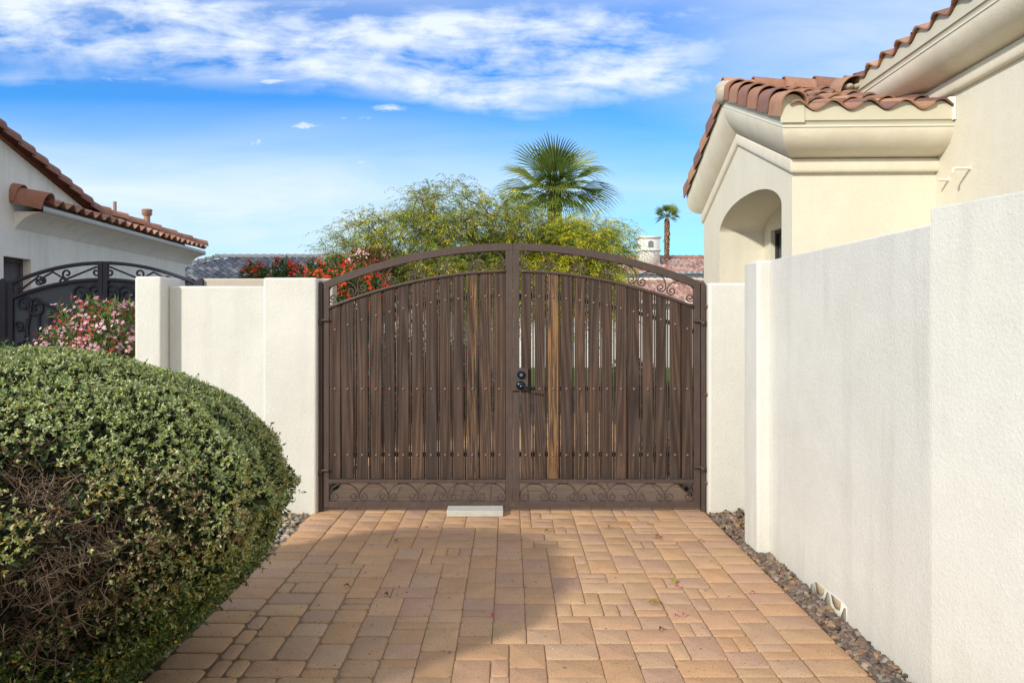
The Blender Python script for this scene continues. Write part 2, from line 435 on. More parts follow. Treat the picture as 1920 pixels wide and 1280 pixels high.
# chipped plaster patches at the foot
def wpt(px, py, X=1.65):
    d = 1400*X/(px-955.); return (d, 1.5-(py-598)*d/1400.)
def patch(name, poly, mat, depth):
    pts = [wpt(1480+a/8., 1040+b/8.) for a, b in poly]
    pts = [(y-4.0, z) for y, z in pts]
    n = len(pts); mb = MB()
    V = [(-depth, y, z) for y, z in pts] + [(.004, y*1, z) for y, z in pts]
    cy = sum(p[0] for p in pts)/n; cz = sum(p[1] for p in pts)/n; V.append((-depth, cy, cz))
    mb.add(V, [(k, (k+1) % n, n+(k+1) % n, n+k) for k in range(n)], [(k, 2*n, (k+1) % n) for k in range(n)], (1,1,1))
    return mb.build(name, mat, t)
n_ = NT('bare_plaster'); M['bare'] = n_.bsdf(n_.mix(n_.noise(n_.pos(), 45, 4), (.30,.22,.12), (.52,.42,.27)), .95)
n_ = NT('bare_block'); M['block'] = n_.bsdf(n_.mix(n_.noise(n_.pos(), 60, 4), (.16,.14,.11), (.42,.37,.28)), .95)
M['chip'] = NT('fresh_plaster'); M['chip'] = M['chip'].bsdf((.66,.645,.585), .9)
patch('plaster_chip', [(325,445),(385,400),(545,510),(600,550),(660,585),(800,700),(865,790),(868,1060),(780,1010),(640,860),(540,760),(430,690),(380,640),(330,600)], M['chip'], .003)
patch('bare_patch', [(400,405),(450,445),(540,515),(528,590),(487,617),(425,570),(415,480)], M['bare'], .0055)
patch('bare_patch', [(640,590),(700,640),(785,705),(782,770),(765,835),(705,800),(665,720)], M['bare'], .0055)
patch('block_gap', [(580,555),(600,565),(627,690),(632,830),(555,770),(530,700)], M['block'], .0055)
patch('block_gap', [(835,790),(860,800),(863,940),(845,1090),(800,980),(792,900)], M['block'], .0055)
patch('block_gap', [(340,470),(362,440),(380,560),(378,610),(335,590)], M['block'], .0055)
# near wall, slightly angled, one step higher
def angled_wall():
    x0, y0 = 1.648, 2.928; dx, dy = .2215, -.975
    mb = MB(); L = 3.6; nx, ny = -dy, dx   # outward to +x
    a = (x0, y0); b = (x0+dx*L, y0+dy*L); w = .24
    V = [(a[0],a[1],-.1),(b[0],b[1],-.1),(b[0]+w,b[1],-.1),(a[0]+w,a[1],-.1)]
    V += [(p[0],p[1],1.935) for p in V]
    mb.add(V, [(0,3,2,1),(4,5,6,7),(0,1,5,4),(1,2,6,5),(2,3,7,6),(3,0,4,7)])
    return bevel(mb.build('near_wall', M['wall']), .009)
tag(angled_wall(), 'tallest white stucco wall section nearest the viewer at the right edge', 'wall')
o = wallbox('garden_wall', -3.32, -1.9, 8.05, 8.25, 1.937, M['beige_wall']); tag(o, 'low beige wall just right of the black iron gate', 'wall')
o = wallbox('boundary_wall', .2, 13, 23.6, 23.8, 1.75, M['white_wall']); tag(o, 'white garden wall beyond the lawn, glimpsed between the gate boards', 'wall')
o = wallbox('boundary_wall', -7.5, -.2, 13.6, 13.8, 1.45, M['beige_wall']); tag(o, 'low beige garden wall behind the red flowering shrubs', 'wall')

# concrete block on the pavers
mb = MB(); mb.box(-.215, .215, -.083, .083, 0, .045, (.50,.49,.44)); o = bevel(mb.build('concrete_block', M['concrete']), .005, 2)
o.location = (-.262, 5.742, .002); o.rotation_euler = (0,0,.012); tag(o, 'flat grey concrete paver block lying against the gate foot', 'block')

# ------------------------------------------------------------------ brown double gate
GY = 5.85; S = 239.3
def gx(px): return (px-955)/S
def gz(py): return 1.5+(598-py)/S
CXG = gx(960.5); KA = 5.78e-4*S
def arc_top(x): return gz(456.5) - KA*(x-CXG)**2
def arc_strip(mb, x0, x1, fo, thick, y0, y1, n=20, fi=None):
    xs = np.linspace(x0, x1, n+1); V = []; Q = []
    for x in xs:
        zt = fo(x); sl = -2*KA*(x-CXG); c = thick*math.sqrt(1+sl*sl)
        V += [(x,y0,zt-c),(x,y1,zt-c),(x,y1,zt),(x,y0,zt)]
    for i in range(n):
        for k in range(4):
            Q.append((i*4+k, (i+1)*4+k, (i+1)*4+(k+1) % 4, i*4+(k+1) % 4))
    Q += [(0,1,2,3), (n*4+3, n*4+2, n*4+1, n*4)]
    mb.add(V, Q)
def scroll_path(a=.1115, h=.138, r=.036):
    pts = []
    ez = h-r*1.05   # ellipse height above the spring line
    cz = r*1.05
    def spiral(sgn):
        out = []
        cx = a-r
        for k in range(30):
            ph = k/29.*(2*PI*1.35); rr = r*(1-.80*(k/29.))
            out.append((sgn*(cx+rr*math.cos(-ph)) , cz+rr*math.sin(-ph)))
        return out
    left = spiral(-1)[::-1]; right = spiral(1)
    mid = [(-a*math.cos(t), cz+ez*math.sin(t)) for t in np.linspace(0, PI, 22)[1:-1]]
    return left+mid+right
SP = np.array(scroll_path())
def make_scroll(name, cx, cz, ang, y, parent, mat, s=1.0, r=.0052, origin=(0,0,0)):
    c, sn = math.cos(ang), math.sin(ang)
    pts = [(cx+s*(p[0]*c-p[1]*sn)-origin[0], y-origin[1], cz+s*(p[0]*sn+p[1]*c)-origin[2]) for p in SP]
    mb = MB(); mb.tube(pts, r*1.15, 6); return mb.build(name, mat, parent, smooth=True)

def gate_leaf(side):
    if side < 0: xo0, xo1 = gx(607), gx(961.6); st0 = (gx(607), gx(618)); st1 = (gx(948), gx(961.6)); riv = [629,653,680,706,731,757,783,809,835,860,886,911,937]
    else: xo0, xo1 = gx(962.4), gx(1312); st0 = (gx(962.4), gx(974)); st1 = (gx(1300), gx(1312)); riv = [986,1012,1037,1062,1087,1113,1138,1164,1188,1214,1239,1265,1288]
    ori = (xo0 if side < 0 else xo1, GY, 0)
    lab = 'left leaf of the arched brown wood and steel driveway gate' if side < 0 else 'right leaf of the arched brown driveway gate, with dark lever handle and orange streaked board'
    root = empty('gate_leaf', ori, label=lab, cat='gate')
    ox = ori[0]
    fy0, fy1 = -.02, .02
    for (a, b) in (st0, st1):
        mb = MB(); top = min(arc_top(a), arc_top(b))-.03
        mb.box(a-ox, b-ox, fy0, fy1, .028, top)
        o = mb.build('stile', M['brown_metal'], root); bevel(o, .003, 2)
    mb = MB(); f = lambda x: arc_top(x)
    class Sh(MB): pass
    m2 = MB(); arc_strip(m2, xo0, xo1, f, .058, fy0-.001, fy1+.001, 26); m2.v[-1][:, 0] -= ox
    bevel(m2.build('top_rail', M['brown_metal'], root), .003, 2)
    m2 = MB(); arc_strip(m2, st0[1]-.002, st1[0]+.002, lambda x: arc_top(x)-.205, .023, fy0-.004, fy1-.004, 22); m2.v[-1][:, 0] -= ox
    m2.build('arched_rail', M['brown_metal'], root)
    m2 = MB(); m2.box(st0[1]-.002-ox, st1[0]+.002-ox, fy0+.001, fy1-.001, .028, gz(939)); m2.box(st0[1]-.002-ox, st1[0]+.002-ox, fy0-.002, fy1-.002, gz(904.5), gz(897.5))
    bevel(m2.build('bottom_rail', M['brown_metal'], root), .002, 2)
    # hidden backing rails the boards are bolted to
    m2 = MB(); arc_strip(m2, st0[1], st1[0], lambda x: arc_top(x)-.392, .032, .006, .03, 20); m2.v[-1][:, 0] -= ox
    for py in (728.6, 852): z = gz(py); m2.box(st0[1]-ox, st1[0]-ox, .006, .03, z-.016, z+.016)
    m2.build('backing_rail', M['black_metal'], root)
    # boards
    L_or = {10: .32, 11: .2}; R_or = {2: 1.0, 4: .18}
    gaps = []
    bx = []
    for k, px in enumerate(riv):
        c = gx(px); w = .0845+random.uniform(-.004, .004)
        a, b = c-w/2, c+w/2
        if k == 0: a = max(a, st0[1]+.012*(side > 0))
        if k == 12: b = min(b, st1[0]-.003)
        bx.append((a, b))
    rv = None
    for k, (a, b) in enumerate(bx):
        mb = MB(); zb = gz(897)+.002; n = 4
        V = []; yf = -.016+random.uniform(-.002, .002); yb = .004
        xs = np.linspace(a, b, n+1)
        for x in xs:
            zt = arc_top(x)-.205-.022
            bow = 0
            V += [(x-ox, yf, zb), (x-ox, yb, zb), (x-ox, yb, zt), (x-ox, yf, zt)]
        Q = []
        for i in range(n):
            for j in range(4): Q.append((i*4+j, (i+1)*4+j, (i+1)*4+(j+1) % 4, i*4+(j+1) % 4))
        Q += [(0,1,2,3), (n*4+3,n*4+2,n*4+1,n*4)]
        og = (L_or if side < 0 else R_or).get(k, 0.0)
        mb.add(V, Q, col=(random.random(), og, random.random()))
        bo = mb.build('board', M['wood'], root); bevel(bo, .003, 2)
        if og >= .8: bo['label'] = 'board weathered to orange streaks'
        xc = gx(riv[k])-ox
        for zc in (arc_top(gx(riv[k]))-.408, gz(728.6), gz(852)):
            if side > 0 and k == 0 and abs(zc-gz(728.6)) < .01: continue
            if rv is None:
                r_ = MB(); r_.sphere((0,0,0), .0098, .0075, .0098, 10, 6); rv = r_.build('rivet', M['rivet'], bo, smooth=True); q = rv
            else:
                q = rv.copy(); COL.objects.link(q); q.parent = bo
            q.location = (xc+random.uniform(-.002,.002), yf-.001, zc)
        if k > 0:
            gaps.append(((bx[k-1][1]+a)/2, zb))
    # slim steel pickets in the gaps
    for (xc, zb) in gaps:
        mb = MB(); zt = arc_top(xc)-.226; w = .0062
        xq = xc+random.uniform(-.002, .002)
        mb.box(xq-ox-w, xq-ox+w, -.006, .005, zb, zt); mb.build('picket', M['brown_metal'], root)
    # scrolls below and in the arch
    span = st1[0]-st0[1]
    for i in range(6):
        cx = st0[1]+span*(i+.5)/6.
        make_scroll('scroll', cx, gz(939)+.001, 0, -.004, root, M['brown_metal'], span/6/.2265, origin=(ox,0,0))
        sl = math.atan(-2*KA*(cx-CXG))
        make_scroll('scroll', cx-.0*sl, arc_top(cx)-.205+.006, sl, -.004, root, M['brown_metal'], span/6/.2265*.99/math.cos(sl)**.5, origin=(ox,0,0))
    # hinges on the outer stile
    for (px, py) in (((609, 600), (609, 880)) if side < 0 else ((1309, 602), (1309, 874))):
        mb = MB(); x = gx(px)-ox; z = gz(py); sg = -1 if side < 0 else 1
        mb.tube([(x-sg*.035, -.028, z), (x+sg*.030, -.028, z)], [.009]*2, 8)
        mb.tube([(x-sg*.034, -.028, z), (x-sg*.002, -.028, z)], [.0125]*2, 10); mb.tube([(x-sg*.044,-.028,z),(x-sg*.033,-.028,z)], [.006]*2, 8)
        mb.tube([(x+sg*.024, -.028, z), (x+sg*.030, -.008, z)], [.009]*2, 8)
        mb.tube([(x+sg*.02, -.028, z-.014), (x+sg*.02, -.028, z+.014)], [.0095]*2, 8)
        mb.build('hinge', M['brown_metal'], root, smooth=True, sharp=40)
    if side > 0:
        mb = MB(); z0, z1 = gz(731), gz(689.5)
        mb.box(gx(958)-ox, gx(990)-ox, -.045, -.0215, z0, z1)
        bevel(mb.build('lock_box', M['brown_metal'], root), .003, 2)
        mb = MB(); x, z = gx(977)-ox, gz(701.5)
        mb.tube([(x,-.045,z),(x,-.058,z),(x,-.067,z)], [.031,.031,.023], 22)
        d = mb.build('deadbolt', M['lock'], root, smooth=True, sharp=35)
        mb = MB(); mb.tube([(x,-.067,z),(x,-.072,z)], [.0125,.0115], 14); mb.build('cylinder', M['lock_core'], d, smooth=True, sharp=35)
        mb = MB(); x, z = gx(976)-ox, gz(721.5)
        mb.tube([(x,-.045,z),(x,-.053,z),(x,-.063,z),(x,-.066,z)], [.035,.034,.024,.012], 24)
        mb.tube([(x,-.06,z),(x,-.10,z)], [.011,.0105], 14)
        h = mb.build('handle_rose', M['lock'], root, smooth=True, sharp=50)
        mb = MB(); mb.tube([(x-.006,-.100,z),(x+.02,-.104,z-.003),(x+.06,-.104,z-.013),(x+.095,-.100,z-.021),(x+.112,-.094,z-.024)], [.012,.0085,.0075,.0078,.005], 12)
        mb.build('lever', M['lock'], h, smooth=True)
        mb = MB(); mb.tube([(x,-.104,z),(x,-.1135,z)], [.0065,.0055], 10); mb.build('cylinder', M['lock_core'], h, smooth=True)
    else:
        # overlap strip on the meeting stile
        mb = MB(); mb.box(gx(947)-ox, gx(960)-ox, .021, .028, .03, 1.95); mb.build('stop_bar', M['brown_metal'], root)
    return root
gate_leaf(-1); gate_leaf(1)
for side, px0, px1 in ((-1, 597, 606), (1, 1313.5, 1321.5)):
    x0, x1 = gx(px0), gx(px1); xc = (x0+x1)/2
    t = empty('gate_post', (xc, GY, 0), label='slim brown steel post hinging the %s gate leaf at the %s' % (('left','left pillar') if side < 0 else ('right','right wall')), cat='post')
    mb = MB(); h = gz(531); w = (x1-x0)/2
    mb.box(-w, w, -.026, .026, -.02, h); mb.sphere((0,0,h), w*.98, .025, .016, 12, 6); bevel(mb.build('tube', M['brown_metal'], t), .003, 2)
    for py in (574, 738, 903):
        mb = MB(); sx = side*(w+.004); mb.box(sx-.006, sx+.006, -.045, -.01, gz(py)-.011, gz(py)+.011)
        mb.sphere((sx, -.046, gz(py)), .007, .006, .007, 8, 5); mb.build('bolt', M['rust'] if (side > 0) else M['brown_metal'], t)
    for py in ((600, 880) if side < 0 else (602, 874)):
        mb = MB(); mb.box(-w*.9, w*.9, -.036, -.0265, gz(py)-.034, gz(py)+.004); mb.build('hinge_plate', M['brown_metal'], t)

# ------------------------------------------------------------------ clay tile roofs
TC = [tuple(np.array(c_)*np.array((.86,.90,.92))) for c_ in [(.43,.215,.135),(.37,.185,.12),(.50,.27,.17),(.33,.165,.12),(.54,.31,.19),(.29,.15,.12),(.43,.225,.15),(.25,.135,.115)]]
def tile_roof(mb, O, U, V, N, width, length, period=.324, course=.39, amp=.045, seg=10, thick=.016, pal=TC, cut=None, var=.18, lift=.035):
    O, U, V, N = [np.array(a, float) for a in (O, U, V, N)]
    nu, nv = int(round(width/period)), int(math.ceil(length/course))
    for j in range(nv):
        v0 = j*course; v1 = min(v0+course+.05, length)
        for i in range(nu):
            if cut is not None and not cut((i+.5)*period, (j+.5)*course): continue
            ss = np.linspace(0, 1, seg+1); hh = amp*np.sin(2*PI*ss+.3)
            lf = lift + rs.uniform(-.004, .006); du = rs.uniform(-.006, .006); dv = rs.uniform(-.012, .008)
            def row(v, h0): return [O+U*((i+s)*period+du)+V*v+N*(h+h0) for s, h in zip(ss, hh)]
            top0 = row(v0+dv, lf+thick); top1 = row(v1, .012); bot0 = row(v0+dv, lf-.002)
            bot1 = row(v0+dv+.12, lf-.012)
            F = np.array([bot1, bot0, top0, top1]); c = np.array(pal[rs.randint(len(pal))])*rs.uniform(1-var, 1+var)
            mb.grid(F, col=c)
def barrel(mb, A, B, W, N, r0, r1, drop, thick=.014, col=None, seg=12, inner=.0):
    """tapering barrel tile from lower end A to upper end B; W outward, N up"""
    A, B, W, N = [np.array(a, float) for a in (A, B, W, N)]
    col = np.array(TC[rs.randint(len(TC))])*rs.uniform(.85, 1.25) if col is None else col
    def sec(C, r):
        out = []
        if drop: out.append(C+W*r-N*drop)
        for a in np.linspace(0, PI, seg+1): out.append(C+W*r*math.cos(a)+N*r*math.sin(a))
        out.append(C-W*r-N*inner); return out
    o0, o1 = sec(A, r0), sec(B, r1); i0 = sec(A, r0-thick); i1 = sec(A+(B-A)*.3, r0-thick-.002)
    mb.grid(np.array([i1, i0, o0, o1]), col=col)

# ---- right house -------------------------------------------------------------
TH = -math.atan(.0336)
hr = empty('cream_house', (2.688, 7.1, 0), TH, label='cream stucco house on the right with clay tile roof and arched window niche', cat='house')
Lw, Ww, ZM, SL = 3.69, 1.343, 2.884, .374
def roofz(y):  # underside reference of moulding along gable
    return ZM + SL*min(y, Lw-y)
# wing walls
mb = MB(); mb.add([(0,0,-.1),(Ww,0,-.1),(Ww,0,3.3),(0,0,ZM+.1)], [(0,1,2,3)])
ARC0, ARC1, ZS, ZTOP, ND = .30, 2.78, 2.64, 2.93, .58
ac, ah = (ARC0+ARC1)/2, (ARC1-ARC0)/2
def archz(y): return ZS+(ZTOP-ZS)*max(0, 1-abs((y-ac)/ah)**2.3)**(1/1.7)
def gx_wall(y): return ZM+.20+SL*min(y, Lw-y)
ys = [0, .15, ARC0] + list(ac-ah*np.cos(np.linspace(0, PI, 41)))[1:-1] + [ARC1, 3.2, Lw]
ys = sorted(set(ys+[Lw/2]))
for a, b in zip(ys[:-1], ys[1:]):
    m = (a+b)/2
    if ARC0 < m < ARC1:
        mb.add([(0,a,archz(a)),(0,b,archz(b)),(0,b,gx_wall(b)),(0,a,gx_wall(a))], [(0,3,2,1)])
        mb.add([(0,a,archz(a)),(0,b,archz(b)),(ND,b,archz(b)),(ND,a,archz(a))], [(0,1,2,3)])
        mb.add([(0,a,-.1),(0,b,-.1),(0,b,.9),(0,a,.9)], [(0,3,2,1)])
    else:
        mb.add([(0,a,-.1),(0,b,-.1),(0,b,gx_wall(b)),(0,a,gx_wall(a))], [(0,3,2,1)])
mb.add([(0,ARC1,.9),(ND,ARC1,.9),(ND,ARC1,ZS),(0,ARC1,ZS)], [(0,1,2,3)])
mb.add([(0,ARC0,.9),(ND,ARC0,.9),(ND,ARC0,ZS),(0,ARC0,ZS)], [(0,3,2,1)])
mb.add([(0,ARC0,.9),(ND,ARC0,.9),(ND,ARC1,.9),(0,ARC1,.9)], [(0,1,2,3)])
WY0, WY1, WZ0, WZ1, WR = .62, 2.50, 1.0, 2.63, .09
for (a,b,c,d) in ((ARC0,WY0,.9,3.1),(WY1,ARC1,.9,3.1),(WY0,WY1,.9,WZ0),(WY0,WY1,WZ1,3.1)):
    mb.add([(ND,a,c),(ND,b,c),(ND,b,d),(ND,a,d)], [(0,3,2,1)])
mb.add([(ND,WY1,WZ0),(ND+WR,WY1,WZ0),(ND+WR,WY1,WZ1),(ND,WY1,WZ1)], [(0,1,2,3)])
mb.add([(ND,WY0,WZ0),(ND+WR,WY0,WZ0),(ND+WR,WY0,WZ1),(ND,WY0,WZ1)], [(0,3,2,1)])
mb.add([(ND,WY0,WZ1),(ND+WR,WY0,WZ1),(ND+WR,WY1,WZ1),(ND,WY1,WZ1)], [(0,1,2,3)])
mb.add([(0,Lw,-.1),(Ww,Lw,-.1),(Ww,Lw,3.3),(0,Lw,ZM+.1)], [(0,3,2,1)])
mb.build('wing_wall', M['house'], hr)
# window in the niche
mb = MB(); xw = ND+WR
mb.box(xw-.035, xw+.02, WY0, WY1, WZ1-.05, WZ1-.002); mb.box(xw-.035, xw+.02, WY0, WY1, WZ0+.002, WZ0+.05); mb.box(xw-.035, xw+.02, WY0+.001, WY0+.055, WZ0+.05, WZ1-.05); mb.box(xw-.035, xw+.02, WY1-.055, WY1-.001, WZ0+.05, WZ1-.05)
mb.box(xw-.03, xw+.015, (WY0+WY1)/2-.02, (WY0+WY1)/2+.02, WZ0+.05, WZ1-.05)
M['bronze'] = NT('bronze_frame').bsdf((.035,.033,.032), .45)
w_ = mb.build('window', M['bronze'], hr)
mb = MB(); mb.add([(xw+.004,WY0,WZ0),(xw+.004,WY1,WZ0),(xw+.004,WY1,WZ1),(xw+.004,WY0,WZ1)], [(0,3,2,1)]); mb.build('pane', M['glass'], w_)
# main wall
MZ = 3.535
mb = MB(); mb.add([(Ww,-9,-.1),(Ww,3.6,-.1),(Ww,3.6,3.72),(Ww,-9,3.72)], [(0,3,2,1)]); mb.build('main_wall', M['house'], hr)
# profiles (out, up)
PM = [(0,0),(.038,-.002),(.050,.008),(.055,.03),(.055,.105),(.046,.125),(.02,.135)]
PB = [(.012,.137)]+[(.012+.288*math.sin(a), .36-.222*math.cos(a)) for a in np.linspace(.02, PI/2, 16)]
PF1 = [(.300,.36),(.308,.36),(.308,.372),(.302,.372)]
PF2 = [(.302,.372),(.302,.412),(.306,.413),(.306,.50)]
GS = .62
def sweep_wing(P):
    rows = []
    ext = Ww
    for (o, u) in P:
        z0 = ZM+u; og = o*GS
        zap = ZM+u+SL*(Lw/2+o)
        row = [(ext, -o, z0), (-og, -o, z0), (-og, Lw/2, zap), (-og, Lw+o, z0), (ext, Lw+o, z0)]
        rows.append(row)
    return rows
for nm, P, mat in (('moulding', PM, M['trim']), ('eave_cove', PB, M['trim']), ('drip_edge', PF1, M['edge_trim'])):
    mb = MB(); R = sweep_wing(P); 
    for k in range(4):
        F = np.array([[r[k], r[k+1]] for r in R]); mb.grid(F)
    mb.build(nm, mat, hr, smooth=(nm == 'eave_cove'), sharp=60)
mb = MB(); R = sweep_wing(PF2)
for k in (0, 3): mb.grid(np.array([[r[k], r[k+1]] for r in R]))
for k in (1, 2): mb.grid(np.array([[r[k], r[k+1]] for r in R]) )
mb.build('fascia', M['fascia'], hr)
# main eave
mb = MB(); mb.grid(np.array([[(Ww-o, -9, MZ+u), (Ww-o, 1.35, MZ+u)] for o, u in PM])); mb.build('moulding', M['trim'], hr)
mb = MB(); mb.grid(np.array([[(Ww-o, -9, MZ+u), (Ww-o, 1.35, MZ+u)] for o, u in PB])); mb.build('eave_cove', M['trim'], hr, smooth=True)
mb = MB(); mb.grid(np.array([[(Ww-o, -9, MZ+u), (Ww-o, 1.35, MZ+u)] for o, u in PF1])); mb.build('drip_edge', M['edge_trim'], hr)
mb = MB(); mb.grid(np.array([[(Ww-o, -9, MZ+u), (Ww-o, 1.35, MZ+u)] for o, u in PF2])); mb.build('fascia', M['fascia'], hr)
# roofs
nrm = lambda v: np.array(v, float)/np.linalg.norm(v)
Vf = nrm((0,1,SL)); Nf = nrm((0,-SL,1)); zE = ZM+.515
mb = MB()
slope_len = (Lw/2+.33)*math.sqrt(1+SL*SL)
tile_roof(mb, (-.14, -.335, zE), (1,0,0), Vf, Nf, 1.62+.3, slope_len, amp=.042, seg=14)
Vb = nrm((0,-1,SL)); Nb = nrm((0,SL,1))
tile_roof(mb, (-.14, Lw+.335, zE), (1,0,0), Vb, Nb, 1.92, slope_len, amp=.042, seg=8)
mb.build('wing_roof', M['tile'], hr, smooth=True, sharp=35)
mb = MB()  # roof deck under tiles
apz = zE+SL*(Lw/2+.335)
for s in (0, 1):
    y0 = -.31 if s == 0 else Lw+.31
    mb.add([(-.17,y0,zE-.03),(1.9,y0,zE-.03),(1.9,Lw/2,apz-.03),(-.17,Lw/2,apz-.03)], [(0,1,2,3) if s == 0 else (0,3,2,1)])
mb.build('roof_deck', M['dark'], hr)
def birdstop(mb, O, U, width, period, amp, z0, zt, off=.3):
    O = np.array(O, float); U = np.array(U, float); n = int(width/period)*10
    us = np.linspace(0, width, n+1)
    F = np.array([[tuple(O+U*u+np.array([0,0,z0])), tuple(O+U*u+np.array([0,0,zt+amp*math.sin(2*PI*u/period+off)]))] for u in us]); mb.grid(F)
for yb_ in (-.316, Lw+.316):
    mb = MB(); birdstop(mb, (-.14,yb_,0), (1,0,0), 1.483, .324, .042, ZM+.42, zE+.030); mb.build('bird_stop', M['fascia'], hr)
mb = MB(); mb.add([(-.105+.108*math.cos(a), -.325, zE+.035+.105*math.sin(a)) for a in np.linspace(0, PI, 13)]+[(-.213,-.325,ZM+.40),(.003,-.325,ZM+.40)], tris=[(0,k,k+1) for k in range(1,14)]); mb.build('bird_stop', M['fascia'], hr)
# rake barrels both sides, ridge barrels
mb = MB()
for (sgn, y0, Vv, Nn) in ((1, -.36, Vf, Nf), (-1, Lw+.36, Vb, Nb)):
    base = np.array((-.105, y0, zE+.012)); k = 0
    n = 6 if sgn > 0 else 6
    step = (slope_len+.02)/n
    for k in range(n):
        A = base+Vv*(k*step)+Nn*.030; B = base+Vv*((k+1)*step+.05)+Nn*.0
        barrel(mb, A, B, (-1,0,0), Nn, .125, .105, .11 if sgn > 0 else .15, col=np.array(TC[(k*3+1+(sgn > 0)) % 8])*1.1)
    
mb.build('rake_tile', M['tile'], hr, smooth=True, sharp=40)
mb = MB()
for k in range(6):
    A = np.array((-.20+.0+k*.36, Lw/2, apz+.035+.022)); B = A+np.array((.42, 0, -.022))
    barrel(mb, A, B, (0,-1,0), (0,0,1), .125, .105, .03, col=np.array(TC[(k*5+4) % 8])*1.15, inner=.03)
mb.build('ridge_tile', M['tile'], hr, smooth=True, sharp=40)
mb = MB()
mb.sphere((-.16, Lw/2, apz+.04), .12, .16, .10, 14, 8, (.52,.47,.38)); mb.sphere((-.20, Lw/2-.03, apz-.03), .08, .14, .12, 14, 8, (.50,.45,.37))
for s in (-1, 1): mb.sphere((-.02, Lw/2+s*.12, apz+.0), .10, .08, .05, 10, 6, (.50,.45,.36))
mb.build('mortar', M['mortar'], hr, smooth=True)
# roof vent cover on the wing roof
mb = MB(); vb = np.array((.98, 1.15, zE+SL*1.485+.075))
barrel(mb, vb-Vf*.25, vb+Vf*.22, (-1,0,0), Nf, .16, .10, .02, col=(.40,.24,.17), inner=.02)
for a in (-.05, .05): mb.sphere(tuple(vb-Vf*.17+np.array((a,0,.03))), .06, .09, .035, 10, 6, (.50,.48,.40))
mb.build('roof_vent', M['tile'], hr, smooth=True)
# end flashing at the corner with the main wall
mb = MB(); mb.add([(Ww-.02,-.345,ZM+.41),(Ww-.003,-.345,ZM+.41),(Ww-.003,-.345,zE+.10),(Ww-.02,-.345,zE+.10),(Ww-.02,0.4,ZM+.41+.0),(Ww-.003,0.4,ZM+.41),(Ww-.003,0.4,zE+.32),(Ww-.02,0.4,zE+.32)], [(0,1,2,3),(0,3,7,4),(3,2,6,7)])
mb.build('flashing', M['edge_trim'], hr)
# main roof
Vm = nrm((1,0,.374)); Nm = nrm((-.374,0,1)); zmE = MZ+.515
mb = MB(); tile_roof(mb, (Ww-.335, 1.35, zmE), (0,-1,0), Vm, Nm, 10.2, 3.9, amp=.042, seg=10)
mb.build('main_roof', M['tile'], hr, smooth=True, sharp=35)
mb = MB(); mb.add([(Ww-.3,1.35,zmE-.03),(Ww-.3,-9,zmE-.03),(Ww+3.4,-9,zmE-.03+.374*3.7),(Ww+3.4,1.35,zmE-.03+.374*3.7)], [(0,1,2,3)]); mb.build('roof_deck', M['dark'], hr)
mb = MB(); birdstop(mb, (Ww-.316, 1.35, 0), (0,-1,0), 10.2, .324, .042, MZ+.42, zmE+.030); mb.build('bird_stop', M['fascia'], hr)
# two little drain pipes
def local(px, py, lat=3.79):
    yl = 1400*lat/(px-1002.); return yl-7.186, 1.5+(598-py)*yl/1400.
for (px, py, L, elbow) in ((1803, 321, .15, True), (1764, 342, .12, False)):
    y, z = local(px, py); mb = MB()
    pts = [(Ww+.01, y, z), (Ww-L+.02, y, z)]
    if elbow: pts += [(Ww-L+.005, y, z-.004), (Ww-L, y, z-.015), (Ww-L, y, z-.045)]
    mb.tube(pts, .0125, 12); mb.tube([(Ww, y, z), (Ww-.006, y, z)], [.02]*2, 14)
    mb.build('drain_pipe', M['pvc'], hr, smooth=True, sharp=50)

# ---- left neighbour house ------------------------------------------------------
# local frame: +Y runs away along the wall, -X is into the house, wall plane at x=-6.03
hl = empty('neighbour_house', (0,0,0), math.atan(.082), label='grey beige stucco house on the left with red tile eave and roof vents', cat='house')
XW = -6.03
def nl(px, py, lat=6.03):
    yl = 1400*lat/(840.-px); return yl, 1.5+(598-py)*yl/1400.
def rake(y): return 4.07-.253*(y-10.05)
mb = MB()
wy0, wy1, wz0, wz1 = 10.69, 11.36, .3, 2.36
Ye = 17.72
def topz(y): return rake(y) if y < 13.4 else rake(13.4)
cuts = sorted([5.5, 8, wy0, wy1, 12.5, 13.4, Ye])
for a, b in zip(cuts[:-1], cuts[1:]):
    if a == wy0:
        mb.add([(XW,a,wz1),(XW,b,wz1),(XW,b,topz(b)),(XW,a,topz(a))], [(0,1,2,3)]); mb.add([(XW,a,-.1),(XW,b,-.1),(XW,b,wz0),(XW,a,wz0)], [(0,1,2,3)])
    else: mb.add([(XW,a,-.1),(XW,b,-.1),(XW,b,min(topz(b), 3.25) if a >= 13.4 else topz(b)),(XW,a,min(topz(a),3.25) if a >= 13.4 else topz(a))], [(0,1,2,3)])
D = .14
mb.add([(XW,wy0,wz0),(XW-D,wy0,wz0),(XW-D,wy0,wz1),(XW,wy0,wz1)], [(0,1,2,3)]); mb.add([(XW,wy1,wz0),(XW-D,wy1,wz0),(XW-D,wy1,wz1),(XW,wy1,wz1)], [(0,3,2,1)])
mb.add([(XW,wy0,wz1),(XW-D,wy0,wz1),(XW-D,wy1,wz1),(XW,wy1,wz1)], [(0,3,2,1)])
mb.add([(XW,Ye,-.1),(XW-6,Ye,-.1),(XW-6,Ye,3.2),(XW,Ye,3.2)], [(0,3,2,1)])
mb.build('wall', M['nbr'], hl)
mb = MB(); mb.box(XW-D-.02, XW-D+.012, wy0, wy1, wz0, wz1)
n_ = NT('shutter_wood'); M['shutter'] = n_.bsdf(n_.mix(n_.noise(n_.scale(n_.pos(), (1,1,.1)), 30, 3), (.06,.05,.055), (.13,.11,.11)), .7)
w_ = mb.build('window_shutter', M['shutter'], hl)
